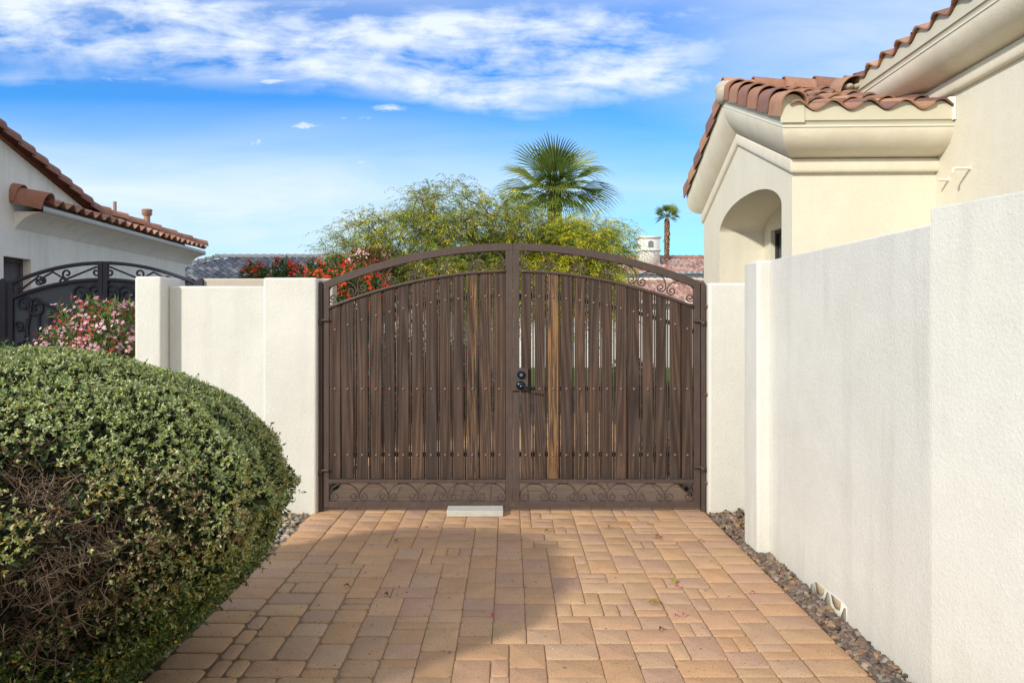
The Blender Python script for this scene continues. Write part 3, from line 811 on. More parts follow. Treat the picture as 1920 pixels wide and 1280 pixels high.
mb = MB(); mb.box(XW-D+.012, XW-D+.03, wy0, wy0+.06, wz0, wz1); mb.box(XW-D+.012, XW-D+.03, wy1-.06, wy1, wz0, wz1); mb.box(XW-D+.012, XW-D+.03, wy0+.06, wy1-.06, wz1-.06, wz1); mb.build('frame', M['shutter'], w_)
# gable rake: barrels stepping down
mb = MB(); y = 13.35; Vr = nrm((0,-1,.253)); Nr = nrm((0,.253,1))
base = np.array((XW+.05, 13.6, rake(13.6)+.05)); kk = 0
while kk < 22:
    A = base+Vr*(kk*.36)+Nr*.03; B = base+Vr*((kk+1)*.36+.05)
    barrel(mb, A, B, (1,0,0), Nr, .125, .105, .04, col=np.array((.30,.145,.105))*rs.uniform(.85,1.2), seg=12); kk += 1
mb.build('rake_tile', M['tile'], hl, smooth=True, sharp=40)
mb = MB(); Vg = nrm((0,-1,.253)) # gable roof plane behind the rake
mb.add([(XW+.02,13.7,rake(13.7)+.04),(XW+.02,5.5,rake(5.5)+.04),(XW-6,5.5,rake(5.5)+.04),(XW-6,13.7,rake(13.7)+.04)], [(0,1,2,3)], col=(.3,.15,.11)); mb.build('gable_roof', M['tile'], hl)
# lower eave
EZ = 3.0; O_ = .35; Yn = 10.95
prof = [(0, EZ-.21)]+[(O_*math.sin(a)**1.0*1.0, EZ-.2*math.cos(a)) for a in np.linspace(.1, PI/2, 8)]
prof = [(0.0, EZ-.24), (.05, EZ-.17), (.13, EZ-.09), (.22, EZ-.04), (O_, EZ)]
mb = MB(); mb.grid(np.array([[(XW+o, Yn, z), (XW+o, Ye+.3, z)] for o, z in prof])); 
mb.add([(XW, Yn, EZ-.24)]+[(XW+o, Yn, z) for o, z in prof[1:]]+[(XW, Yn, EZ)], [(0,1,2,5),(5,2,3,4)])
mb.build('eave_cove', M['nbr'], hl, smooth=True)
mb = MB(); mb.grid(np.array([[(XW+o, Yn+.02, z), (XW+o, Ye+.3, z)] for o, z in ((O_, EZ), (O_+.02, EZ), (O_+.02, EZ+.085), (O_-.01, EZ+.087))])); mb.build('fascia', M['nbr_fascia'], hl)
mb = MB(); Vl = nrm((-1,0,.30)); Nl = nrm((.30,0,1)); 
NT_ = [(.47,.25,.165),(.43,.21,.14),(.52,.29,.20),(.38,.18,.13),(.5,.3,.22)]
def cutl(u, v): return u < (Ye+.3-Yn) - v*.9 
tile_roof(mb, (XW+O_+.05, Yn+.1, EZ+.125), (0,1,0), Vl, Nl, Ye+.2-Yn, 2.66, period=.30, course=.38, amp=.045, seg=8, pal=NT_, cut=cutl)
mb.build('lower_roof', M['tile'], hl, smooth=True, sharp=35)
mb = MB(); mb.add([(XW+O_,Yn+.36,EZ+.07),(XW+O_,Ye+.3,EZ+.07),(XW-2.1,Ye-2.1,EZ+.05+.72),(XW-2.1,Yn+.1,EZ+.05+.72)], [(0,1,2,3)]); mb.build('roof_deck', M['dark'], hl)
mb = MB(); base = np.array((XW+O_+.10, Yn+.0, EZ+.10))
for k in range(3): barrel(mb, base+Vl*(k*.38)+Nl*.03, base+Vl*((k+1)*.38+.05), (0,-1,0), Nl, .14, .12, .12, col=np.array((.36,.17,.12)), inner=.0)
mb.build('rake_tile', M['tile'], hl, smooth=True, sharp=40)
mb = MB(); H0 = np.array((XW+O_+.05, Ye+.25, EZ+.19)); Hd = nrm((-1,-.9,.35))
for k in range(9): barrel(mb, H0+Hd*(k*.36)+np.array((0,0,.03)), H0+Hd*((k+1)*.36+.05), nrm((-.9,1,0)), (0,0,1), .11, .095, .03, col=np.array((.42,.22,.16))*rs.uniform(.8,1.15), inner=.03)
mb.build('hip_tile', M['tile'], hl, smooth=True, sharp=40)
M['vent'] = NT('terracotta_vent'); M['vent'] = M['vent'].bsdf((.42,.25,.17), .7)
def vent(px, pyb, pyt, r, cap):
    lat = 7.4; yl = 1400*lat/(840.-px); zb = 1.5+(598-pyb)*yl/1400.-.7; zt = 1.5+(598-pyt)*yl/1400.+.13
    mb = MB()
    if cap: mb.tube([(-lat,yl,zb),(-lat,yl,zt-.06)], r, 14); mb.tube([(-lat,yl,zt-.16),(-lat,yl,zt-.10),(-lat,yl,zt-.095),(-lat,yl,zt-.03),(-lat,yl,zt)], [r*1.3,r*1.75,r*1.35,r*1.75,r*1.5], 14)
    else: mb.tube([(-lat,yl,zb),(-lat,yl,zt)], r, 12)
    mb.build('roof_vent', M['vent'], hl, smooth=True, sharp=30)
vent(297, 434, 409, .075, True); vent(241, 418, 397, .038, False)

# ---- distant houses -------------------------------------------------------------
BT = [(.12,.135,.17),(.15,.165,.20),(.10,.11,.145),(.30,.30,.31),(.14,.15,.19),(.18,.18,.20)]
hb = empty('grey_roof_house', (0, 30, 0), label='distant house with blue grey tile roof behind the left wall', cat='house')
mb = MB(); zr = 4.24; ze = 3.05; run = 3.3
Vq = nrm((0,1,(zr-ze)/run)); Nq = nrm((0,-(zr-ze)/run,1)); ln = math.hypot(run, zr-ze)
tile_roof(mb, (-15.9, 0, ze), (1,0,0), Vq, Nq, 16, ln, period=.31, course=.36, amp=.05, seg=6, pal=BT, cut=lambda u, v: u > v*.9+.3)
mb.build('roof', M['far_tile'], hb, smooth=True, sharp=40)
mb = MB()
for k in range(42): barrel(mb, (-13.1+k*.35+.0, run, zr+.05), (-13.1+k*.35+.4, run, zr+.03), (0,-1,0), (0,0,1), .12, .10, .05, col=(.20,.205,.215), seg=6, inner=.05)
Hd = nrm((-2.6,-run,-(zr-ze)))
for k in range(11): barrel(mb, np.array((-12.9,run,zr+.06))+Hd*((k+1)*.36), np.array((-12.9,run,zr+.03))+Hd*(k*.36), nrm((1,-.8,0)), (0,0,1), .12, .10, .05, col=(.20,.205,.215), seg=6, inner=.05)
mb.build('ridge_tile', M['far_tile'], hb, smooth=True)
mb = MB(); mb.box(-15.4, .0, .4, .6, -.1, ze+.05); mb.build('wall', M['beige_wall'], hb)
mb = MB(); mb.add([(-15.8,0.05,ze-.08),(.2,.05,ze-.08),(.2,run,zr-.08),(-13.1,run,zr-.08)], [(0,1,2,3)]); mb.build('roof_deck', M['dark'], hb)

RT = [(.40,.20,.15),(.46,.25,.19),(.34,.17,.13),(.55,.36,.29),(.38,.21,.16)]
hw = empty('white_house', (0, 42, 0), label='distant white house with red tile roofs and a small white tower', cat='house')
def froof(x0, w, ydist, zE_, zR_, run):
    mb = MB(); v = nrm((0,run,zR_-zE_)); n = nrm((0,-(zR_-zE_),run))
    tile_roof(mb, (x0, ydist, zE_), (1,0,0), v, n, w, math.hypot(run, zR_-zE_), period=.34, course=.42, amp=.05, seg=6, pal=RT, var=.3)
    nb = int(w/.4)
    for k in range(nb): barrel(mb, (x0+k*.4, ydist+run, zR_+.06), (x0+k*.4+.45, ydist+run, zR_+.03), (0,-1,0), (0,0,1), .14, .12, .05, col=np.array(RT[k % 5])*.9, seg=6, inner=.05)
    return mb.build('roof', M['far_tile'], hw, smooth=True, sharp=40)
froof(4.6, 12, 0, 1.5+86*42/1400., 1.5+114*45/1400., 3.0)
froof(4.6, 9, -8, 1.5+32*34/1400., 1.5+67.*37.5/1400., 3.5)
for (a, b) in (((4.9, 16, .4, .6, -.1, 4.05), (4.6, 16, .12, .36, 4.03, 4.1)), ((5, 13.3, -7.6, -7.4, -.1, 2.26), (4.7, 13.5, -8, -7.6, 2.2, 2.27))):
    mb = MB(); mb.box(*a); mb.build('wall', M['white_wall'], hw)
    mb = MB(); mb.box(*b); mb.build('fascia', M['white_wall'], hw)
for sgn in (0,):
    cx = (1215-955)*44/1400.; zt = 1.5+153*44/1400.; zb = 1.5+105*44/1400.
    tw = empty('tower', (cx, 2, 0)); tw.parent = hw
    del tw
    mb = MB(); a = .58
    mb.box(cx-a, cx+a, 2-a, 2+a, zb-.4, zt-.10); mb.box(cx-a-.07, cx+a+.07, 2-a-.07, 2+a+.07, zt-.11, zt); mb.box(cx-a-.07, cx+a+.07, 2-a-.07, 2+a+.07, zt-.86, zt-.76)
    two = mb.build('tower', M['white_wall'], hw)
    mb = MB(); xs = [cx-.12, cx+.18]; 
    V = [(cx-.10,2-a-.006,zt-.66),(cx+.22,2-a-.006,zt-.66),(cx+.22,2-a-.006,zt-.38)]+[(cx+.06+.16*math.cos(t), 2-a-.006, zt-.38+.13*math.sin(t)) for t in np.linspace(.3, PI-.3, 6)]+[(cx-.10,2-a-.006,zt-.38)]
    n = len(V); V.append((cx+.06,2-a-.006,zt-.5)); mb.add(V, tris=[(k, (k+1) % n, n) for k in range(n)]); mb.build('window', M['glass'], two)
for o in list(bpy.data.objects):
    if o.type == 'EMPTY' and o.name.startswith('tower'): bpy.data.objects.remove(o)

# ------------------------------------------------------------------ black iron gate of the neighbour
BY = 8.05; SB = 1400/BY
def bxp(px): return (px-955)/SB
def bzp(py): return 1.5+(598-py)/SB
BK = 3.15e-3
def black_leaf(side):
    # side -1: px 16..190, side 1: px 197..374
    p0, p1 = (17, 193.5) if side < 0 else (194.5, 372)
    x0, x1 = bxp(p0), bxp(p1); w = x1-x0; ox = x0 if side < 0 else x1
    root = empty('gate_leaf', (ox, BY, 0), label='left leaf of the black iron scroll gate by the neighbour house' if side < 0 else 'right leaf of the black iron scroll gate, partly behind the pillar', cat='gate')
    c0 = bxp(194); zt0 = bzp(490); zt1 = bzp(530); half = abs(bxp(17)-c0); K = (zt0-zt1)/half**2
    arc = lambda x: zt0-K*(x-c0)**2
    arc2 = lambda x: bzp(521)-((bzp(521)-bzp(558))/half**2)*(x-c0)**2
    def strip(f, th, y0, y1):
        mb = MB(); xs = np.linspace(x0, x1, 19); V = []; Q = []
        for x in xs: V += [(x-ox,y0,f(x)-th),(x-ox,y1,f(x)-th),(x-ox,y1,f(x)),(x-ox,y0,f(x))]
        for i in range(18):
            for k in range(4): Q.append((i*4+k,(i+1)*4+k,(i+1)*4+(k+1) % 4,i*4+(k+1) % 4))
        mb.add(V, Q); return mb
    strip(arc, .036, -.02, .02).build('top_rail', M['black_metal'], root)
    strip(arc2, .036, -.021, .021).build('arched_rail', M['black_metal'], root)
    mb = MB(); a, b = x0-ox, x1-ox
    mb.box(a, a+.05, -.022, .022, .04, arc(x0 if side < 0 else x0+.05)-.012); bevel(mb.build('stile', M['black_metal'], root), .003, 2)
    mb = MB(); mb.box(b-.05, b, -.022, .022, .04, arc(x1 if side > 0 else x1-.05)-.012); bevel(mb.build('stile', M['black_metal'], root), .003, 2)
    mb = MB(); mb.box(a+.05, b-.05, -.02, .02, .04, .09); mb.build('bottom_rail', M['black_metal'], root)
    mb = MB(); xs = np.linspace(x0+.04, x1-.04, 15)
    mb.grid(np.array([[(x-ox, .012, .05), (x-ox, .012, arc2(x)-.02)] for x in xs])); mb.build('panel', M['dark_panel'], root)
    m = 1 if side < 0 else -1
    X = lambda f: (x0+f*w if side < 0 else x1-f*w)-ox       # f=0 outer, 1 at the meeting stile
    def curl(cx, cz, r, a0, turns, sgn, n=22): return [(cx+m*(r*(1-.78*t))*math.cos(a0+sgn*turns*2*PI*t), cz+(r*(1-.78*t))*math.sin(a0+sgn*turns*2*PI*t)) for t in np.linspace(0, 1, n)]
    def rod(name, P, r=.011, y=-.006):
        mb = MB(); mb.tube([(p[0], y, p[1]) for p in P], r, 6); return mb.build(name, M['black_metal'], root, smooth=True)
    # S scrolls between the two arches
    for f0, f1 in ((.10, .34), (.62, .95)):
        xa, xb = X(f0), X(f1); za = arc2(xa+ox)+.075; zb = arc(xb+ox)-.115
        A = curl(xa, za, .055, -PI/2 if True else 0, 1.1, -1)[::-1]; B = curl(xb-m*.02, zb, .055, PI/2, 1.1, -1)
        rod('scroll', A+[((A[-1][0]*(1-t)+B[0][0]*t), A[-1][1]*(1-t)+B[0][1]*t) for t in (.3,.5,.7)]+B)
    xa = X(.36); xb = X(.58); zc = (arc(X(.47)+ox)+arc2(X(.47)+ox))/2-.03
    rod('scroll', curl(xa+m*.0, zc-.02, .045, PI, 1.2, 1)[::-1]+[(X(.47), arc(X(.47)+ox)-.05)]+curl(xb, zc-.03, .05, 0, 1.2, -1))
    # big curls on the panel
    zp = lambda f: arc2(X(f)+ox)
    rod('scroll', [(X(.15), zp(.15)-.62)]+[(X(.22), zp(.2)-.3)]+curl(X(.16), zp(.15)-.13, .085, 0.2, 1.3, 1), .012)
    rod('scroll', [(X(.62), zp(.6)-.36), (X(.45), zp(.45)-.24), (X(.34), zp(.34)-.17)]+curl(X(.30), zp(.3)-.22, .105, PI*.55, 1.4, 1), .013)
    rod('scroll', [(X(.70), zp(.7)-.95), (X(.72), zp(.7)-.55), (X(.82), zp(.8)-.34)]+curl(X(.76), zp(.75)-.16, .105, -.6, 1.4, 1), .013)
    rod('scroll', [(X(1-.03), zp(.97)-.75), (X(.86), zp(.86)-.45)]+curl(X(.93), zp(.93)-.16, .10, PI+.6, 1.4, -1), .013)
    rod('scroll', curl(X(.10), zp(.1)-.34, .06, -PI/2, 1.1, 1)[::-1]+[(X(.20), zp(.2)-.42), (X(.2), zp(.2)-.6)]+[(X(.12), zp(.1)-.52)]+curl(X(.09), zp(.1)-.60, .05, PI/2, 1.0, -1), .010)
    for f in (.20, .32, .44, .56, .68, .80):
        mb = MB(); x = X(f); zt = zp(f)-(.30 if f < .7 else .5); mb.box(x-.010, x+.010, -.018, .008, .09, zt)
        if f in (.32, .56, .80): 
            for z in (1.0, .98, 1.02): mb.sphere((x, -.006, z), .024, .024, .016, 10, 5)
        mb.build('picket', M['black_metal'], root)
    return root
black_leaf(-1); black_leaf(1)
for px, lab in ((7, 'black iron post at the left end of the scroll gate'), (376.5, 'black iron post at the right end of the scroll gate')):
    mb = MB(); x = bxp(px); mb.box(-.036, .036, -.036, .036, -.02, bzp(525)); mb.sphere((0,0,bzp(525)), .036, .036, .02, 12, 6)
    mb2 = mb.build('gate_post', M['black_metal']); bevel(mb2, .004, 2); mb2.location = (x, BY, 0); tag(mb2, lab, 'post')

# ------------------------------------------------------------------ foliage tools
def unit(V): return V/(np.linalg.norm(V, axis=-1, keepdims=True)+1e-9)
def leaves(mb, P, D, N, L, W, C, bend=.10, mid=.45):
    D = unit(D); Sd = unit(np.cross(D, N)); N2 = unit(np.cross(Sd, D))
    L = np.asarray(L)[:, None]; W = np.asarray(W)[:, None]
    m = P+D*L*mid
    V = np.stack([P, m+Sd*W*.5+N2*L*bend*.4, P+D*L-N2*L*bend, m-Sd*W*.5+N2*L*bend*.4], axis=1)
    n = len(P); mb.add(V.reshape(-1, 3), np.arange(4*n).reshape(n, 4), col=C)
def pick(n, pal, w, var=.25):
    pal = np.array(pal); w = np.array(w, float); i = rs.choice(len(pal), n, p=w/w.sum())
    return pal[i]*rs.uniform(1-var, 1+var, (n, 1))
def vnoise(P, s, seed=0):
    r = np.random.RandomState(seed); out = np.zeros(len(P))
    for k in range(5):
        d = r.normal(size=3); d /= np.linalg.norm(d); out += np.sin(P@d*s*(1+.5*k)+r.uniform(0, 6.28))/(1+.4*k)
    return out/2.2

# ---- the clipped bush -------------------------------------------------------------
RZ = np.array([(0,.40),(.1,.50),(.38,.83),(.62,1.08),(.8,1.17),(.985,1.06),(1.155,.84),(1.26,.62),(1.33,.42),(1.375,.22),(1.39,0)])
def Rz(z): return np.interp(z, RZ[:,0], RZ[:,1]*.88)
def bush_surface(n, c, sx=1.0, sz=1.0):
    # area-weighted sampling of the surface of revolution
    zz = np.linspace(0, 1.39, 400); rr = Rz(zz); ds = np.hypot(np.diff(zz), np.diff(rr)); wt = (rr[1:]+rr[:-1])/2*ds
    cum = np.cumsum(wt); cum /= cum[-1]
    z = np.interp(rs.rand(n), np.concatenate([[0], cum]), zz); th = rs.uniform(0, 2*PI, n); r = Rz(z)
    dr = (Rz(z+.02)-Rz(z-.02))/.04
    wob = 1+.022*np.sin(5*th+z*4)+.02*np.sin(9*th-3*z+1)+.016*np.sin(17*th+11*z)+.012*np.sin(23*th-19*z+2)
    P = np.stack([r*np.cos(th)*wob, r*np.sin(th)*wob, z], 1); Nn = unit(np.stack([np.cos(th), np.sin(th), -dr], 1))
    P = P*np.array([sx, sx, sz])+np.array(c); return P, Nn
BC = np.array((-1.90, 2.95, 0.0))
def ray_hit(px, py):
    d = np.array(((px-955)/1400., 1., (598-py)/1400.)); 
    for t in np.arange(1.5, 5, .01):
        p = np.array((0,0,1.5))+d*t
        if 0 <= p[2] <= 1.39 and math.hypot(p[0]-BC[0], p[1]-BC[1]) < Rz(p[2]): return p
    return None
holes = []
for (px, py, r, s) in ((60, 885, .11, .97), (110, 930, .06, .95), (20, 800, .035, .9), (180, 797, .026, 1.), (262, 855, .03, 1.), (230, 975, .07, .8), (170, 1050, .10, .7), (240, 1040, .05, .8), (80, 1150, .18, .97), (150, 1230, .16, .97), (30, 1180, .15, .97), (110, 1060, .09, .95), (140, 985, .08, .92), (100, 905, .08, .97), (60, 900, .09, .97), (200, 940, .05, .85), (160, 1100, .10, .8), (20, 1090, .06, .9), (330, 975, .04, .75), (400, 1030, .03, .6), (300, 940, .04, .8), (250,1120,.05,.6), (60,1240,.08,.8)):
    h = ray_hit(px, py)
    if h is not None and r > 0: holes.append((h, r, s))
brown = []
for (px, py, r, s_) in ((320, 960, .13, .7), (430, 990, .09, .6), (250, 1040, .18, .7), (100, 920, .15, .6), (170, 1150, .20, .6), (300, 1110, .10, .5), (40, 870, .1, .5), (350, 1020, .08, .6)):
    h = ray_hit(px, py)
    if h is not None: brown.append((h, s_, r))
def bush_density(P):
    keep = np.ones(len(P))
    for h, r, s in holes:
        d = np.linalg.norm(P-h, axis=1); keep *= 1-s*np.clip(1.45-d/r, 0, 1)
    return keep
def clipped_bush(name, c, nclu, label, detailed=True):
    root = empty(name, tuple(c), label=label, cat='bush'); c0 = np.array((0,0,0.))
    P, Nn = bush_surface(nclu, c0)
    Wd = P+c
    lump = vnoise(Wd, 9, 3)
    keep = bush_density(Wd) if detailed else np.ones(len(P))
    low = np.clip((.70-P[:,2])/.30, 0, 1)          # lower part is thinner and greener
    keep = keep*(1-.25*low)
    ok = rs.rand(len(P)) < keep*np.clip(1.25+lump*.5, .5, 1); P, Nn, low, lump = P[ok], Nn[ok], low[ok], lump[ok]
    depth = rs.exponential(.009, len(P))+np.clip(-lump, 0, 1)*.022; P = P-Nn*depth[:, None]
    n = len(P); m = 7; mb = MB()
    A = unit(Nn+rs.normal(0, .45, (n,3)))
    PP = np.repeat(P, m, 0); AA = np.repeat(A, m, 0); LL = np.repeat(low, m)
    R = rs.normal(0, 1, (n*m, 3)); R = unit(R-AA*np.sum(R*AA, 1)[:, None])
    tilt = rs.uniform(.55, 1.5, (n*m, 1)); D = unit(AA*np.cos(tilt)+R*np.sin(tilt))
    PP = PP+AA*rs.uniform(-.012, .006, (n*m, 1))
    L = rs.uniform(.0098, .0168, n*m)*(1+.40*LL); W = L*rs.uniform(.34, .5, n*m)
    C = pick(n*m, [(.42,.49,.17),(.52,.57,.25),(.30,.40,.10),(.66,.69,.43),(.20,.30,.07)], [3,3,3,2.4,1.4], .22)
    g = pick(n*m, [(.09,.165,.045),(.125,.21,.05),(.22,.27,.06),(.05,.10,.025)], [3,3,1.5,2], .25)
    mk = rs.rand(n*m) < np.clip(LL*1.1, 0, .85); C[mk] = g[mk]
    yw = vnoise(np.repeat(P+c, m, 0), 5, 8); ye = rs.rand(n*m) < np.clip(.035+.09*(yw > .5)+.12*(np.abs(PP[:,2]-.87) < .18)*(yw > -.2), 0, .22); C[ye] = pick(ye.sum(), [(.58,.40,.04),(.66,.50,.07),(.48,.25,.05)], [3,2,1])
    zb = np.zeros(n)
    for (bx_, bz_, br_) in brown: zb = np.maximum(zb, np.clip(1.4-np.linalg.norm(P+c-bx_, axis=1)/br_, 0, 1)*bz_)
    br = rs.rand(n*m) < np.clip(.010+.05*LL*(yw > .2)+np.repeat(zb, m)*detailed, 0, .75); C[br] = pick(br.sum(), [(.24,.14,.075),(.36,.24,.14),(.16,.10,.06)], [1,1,1])
    leaves(mb, PP, D, AA+rs.normal(0,.2,(n*m,3)), L, W, C)
    # deeper, darker filling leaves
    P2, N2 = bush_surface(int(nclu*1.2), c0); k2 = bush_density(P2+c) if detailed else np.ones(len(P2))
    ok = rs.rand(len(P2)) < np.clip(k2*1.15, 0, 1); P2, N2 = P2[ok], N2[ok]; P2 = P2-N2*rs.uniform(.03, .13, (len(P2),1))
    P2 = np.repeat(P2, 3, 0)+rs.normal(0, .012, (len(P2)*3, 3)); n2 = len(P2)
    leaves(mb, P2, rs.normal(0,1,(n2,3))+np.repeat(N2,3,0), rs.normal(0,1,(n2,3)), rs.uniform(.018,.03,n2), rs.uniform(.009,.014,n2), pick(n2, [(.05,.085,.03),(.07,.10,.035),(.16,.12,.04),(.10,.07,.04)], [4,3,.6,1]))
    # stray sprigs that break the clipped outline
    P3, N3 = bush_surface(520, c0); k3 = bush_density(P3+c) if detailed else np.ones(len(P3)); ok = rs.rand(len(P3)) < k3; P3, N3 = P3[ok], N3[ok]
    for q in range(6):
        leaves(mb, P3+N3*(.006*q), unit(N3+rs.normal(0,.7,(len(P3),3))), N3, rs.uniform(.014,.024,len(P3)), rs.uniform(.007,.010,len(P3)), pick(len(P3), [(.17,.23,.10),(.10,.17,.05)], [1,1]))
    mb.build('leaves', M['leaf'], root)
    # twigs everywhere under the leaves, bare and pale where the foliage has died back
    mb = MB()
    def twig(p, d, L, r, col, nseg=4):
        pts = [p]; d = d/np.linalg.norm(d)
        for s in range(nseg):
            d = d+rs.normal(0, .22, 3); d /= np.linalg.norm(d); pts.append(pts[-1]+d*L/nseg)
        mb.tube(pts, np.linspace(r, r*.35, nseg+1), 4, col, cap=False); return pts
    tw, tn = bush_surface(700 if detailed else 200, c0)
    for p, nn in zip(tw, tn):
        p0 = p-nn*rs.uniform(.14, .26); twig(p0, nn+rs.normal(0,.35,3), rs.uniform(.07,.14), rs.uniform(.0012,.0024), (.12,.08,.05))
    for h, r, s in (holes if detailed else []):
        hn = unit((h-c-np.array((0,0,.6)))); 
        for k in range(int(12+r*340)):
            q = (h-c)+rs.normal(0, r*.55, 3)-hn*rs.uniform(.04, .16); rr_ = math.hypot(q[0], q[1])
            mx = Rz(q[2])-.05 if 0 < q[2] < 1.39 else 0
            if rr_ > mx and rr_ > 0: q[:2] *= max(mx, .05)/rr_
            cc = [(.26,.19,.13),(.38,.30,.22),(.15,.10,.065),(.20,.12,.07)][rs.randint(4)]
            pts = twig(q-hn*.05, hn*.5+rs.normal(0,.7,3), rs.uniform(.05,.12), rs.uniform(.0012,.0028), cc, 5)
            for b in range(2):
                if rs.rand() < .7: twig(pts[rs.randint(2,4)], hn*.5+rs.normal(0,.8,3), rs.uniform(.03,.06), .0011, cc, 3)
    mb.build('twigs', M['twig'], root, smooth=True)
    def keep_in(q, f=.72):
        q = np.array(q, float); r_ = math.hypot(q[0], q[1]); m_ = f*Rz(min(max(q[2], 0), 1.25))
        if r_ > m_: q[:2] *= m_/r_
        return q
    # trunks
    mb = MB()
    for k in range(11 if detailed else 4):
        a = rs.uniform(0, 2*PI) if k > 6 else -1.9+k*.42; p = np.array((math.cos(a)*rs.uniform(.05,.30), math.sin(a)*rs.uniform(.05,.30), -.04)); d = np.array((math.cos(a)*.55, math.sin(a)*.55, 1.)); pts = [p]
        for s in range(9):
            d = unit(d+rs.normal(0,.24,3)*np.array((1,1,.4))); pts.append(keep_in(pts[-1]+d*.10))
        r0 = rs.uniform(.016,.038); mb.tube(pts, r0*np.linspace(1.25,.4,10)*rs.uniform(.85,1.15,10), 8, (.24,.17,.11))
        for b in range(3):
            q = pts[rs.randint(3,9)]; d2 = unit(np.array((math.cos(a),math.sin(a),1.4))+rs.normal(0,.45,3)); pp = [q]
            for s in range(5): d2 = unit(d2+rs.normal(0,.25,3)); pp.append(keep_in(pp[-1]+d2*.06, .86))
            mb.tube(pp, r0*.4*np.linspace(1,.3,6), 6, (.20,.14,.09))
    mb.build('trunk', M['twig'], root, smooth=True)
    # inner twigs and old leaves, plus dark shell added to block see-through light
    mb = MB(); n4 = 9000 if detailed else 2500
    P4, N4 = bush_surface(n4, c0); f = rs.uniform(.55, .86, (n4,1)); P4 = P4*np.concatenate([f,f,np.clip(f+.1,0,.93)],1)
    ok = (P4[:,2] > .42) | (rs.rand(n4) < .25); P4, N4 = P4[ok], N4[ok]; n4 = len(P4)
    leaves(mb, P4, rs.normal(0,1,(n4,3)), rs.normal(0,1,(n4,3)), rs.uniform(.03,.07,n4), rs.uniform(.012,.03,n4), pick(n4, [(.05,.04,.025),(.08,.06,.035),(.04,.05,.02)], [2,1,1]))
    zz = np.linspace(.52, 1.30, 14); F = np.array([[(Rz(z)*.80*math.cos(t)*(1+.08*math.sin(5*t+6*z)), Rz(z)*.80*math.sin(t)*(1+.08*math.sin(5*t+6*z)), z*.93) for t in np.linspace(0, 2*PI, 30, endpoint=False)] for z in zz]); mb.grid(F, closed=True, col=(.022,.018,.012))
    mb.build('inner_fill', M['twig'], root)
    return root
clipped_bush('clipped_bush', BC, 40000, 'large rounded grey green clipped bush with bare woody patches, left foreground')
clipped_bush('clipped_bush', np.array((-2.45, 1.1, 0.)), 3500, 'unseen clipped round bush added left of the viewer to shade the driveway', False)  # added out of view so its shadow widens the shade on the pavers

# ---- flowering shrubs ----------------------------------------------------------
def shrub(name, label, blobs, n, leafL, leafW, lpal, lw, fl_n, fpal, fw, fsize, cat='shrub', stem=True, up=.5, petal_r=.028, ftop=.3, group=None):
    c = np.array(blobs[0][0]); base = (c[0], c[1], 0)
    root = empty(name, base, label=label, cat=cat, group=group)
    def samp(m, shell):
        w = np.array([b[1][0]*b[1][1]*b[1][2] for b in blobs])**.67; ii = rs.choice(len(blobs), m, p=w/w.sum())
        C = np.array([b[0] for b in blobs])[ii]; R = np.array([b[1] for b in blobs])[ii]
        d = unit(rs.normal(0,1,(m,3))); P = C+d*R*(rs.uniform(shell, 1, (m,1))**.5)*(1+.16*vnoise(d*2+C, 3, 5)[:,None]); return P-np.array(base), d
    P, d = samp(n, .25); ok = (P[:,2] > .03); P, d = P[ok], d[ok]; k = len(P); m = 6
    A = unit(d*.6+np.array((0,0,up))+rs.normal(0,.4,(k,3)))
    PP = np.repeat(P,m,0)+np.repeat(A,m,0)*rs.uniform(-.05,.05,(k*m,1)); R = unit(rs.normal(0,1,(k*m,3))); D = unit(np.repeat(A,m,0)+R*.75)
    mb = MB(); leaves(mb, PP, D, R+np.array((0,0,1.)), rs.uniform(.7,1.2,k*m)*leafL, rs.uniform(.7,1.2,k*m)*leafW, pick(k*m, lpal, lw, .3)); mb.build('leaves', M['leaf'], root)
    if fl_n:
        mb = MB(); P, d = samp(fl_n*3, .85); ok = (d[:,2] > -ftop) & (P[:,2] > .2); P, d = P[ok][:fl_n], d[ok][:fl_n]
        for p, dd in zip(P, d):
            q = rs.randint(3, 9); pc = pick(1, fpal, fw, .12)[0]
            cen = p+dd*.03+rs.normal(0, fsize, (q,3)); 
            for j in range(5):
                a = 2*PI*j/5+rs.uniform(0,1,q); ax = unit(dd+rs.normal(0,.5,(q,3))+np.array((0,-.4,.3))); sx = unit(np.cross(ax, rs.normal(0,1,(q,3))+.01)); sy = np.cross(ax, sx)
                if j == 0: AX, SX, SY = ax, sx, sy
                D = AX*.35+SX*np.cos(2*PI*j/5)+SY*np.sin(2*PI*j/5)
                leaves(mb, cen, D, AX, np.full(q, petal_r), np.full(q, petal_r*.8), np.clip(pc*rs.uniform(.8,1.15,(q,1)),0,.95), bend=.15, mid=.65)
        mb.build('flowers', M['petal'], root)
    mb = MB()
    for k in range(14):
        a = rs.uniform(0, 6.28); b = blobs[rs.randint(len(blobs))]; tgt = np.array(b[0])-np.array(base)+rs.normal(0,.25,3)*np.array(b[1]); s = np.array((math.cos(a)*.1, math.sin(a)*.1, -.03)); mid = (s+tgt)/2+rs.normal(0,.06,3)
        mb.tube([s, mid, tgt], [.016,.011,.005], 6, (.22,.17,.11))
    mb.build('stems', M['twig'], root, smooth=True)
    return root
def W(px, py, d): return ((px-955)*d/1400., d, 1.5+(598-py)*d/1400.)
olp = [(.10,.19,.035),(.15,.25,.05),(.07,.13,.03),(.30,.33,.07),(.26,.08,.04)]
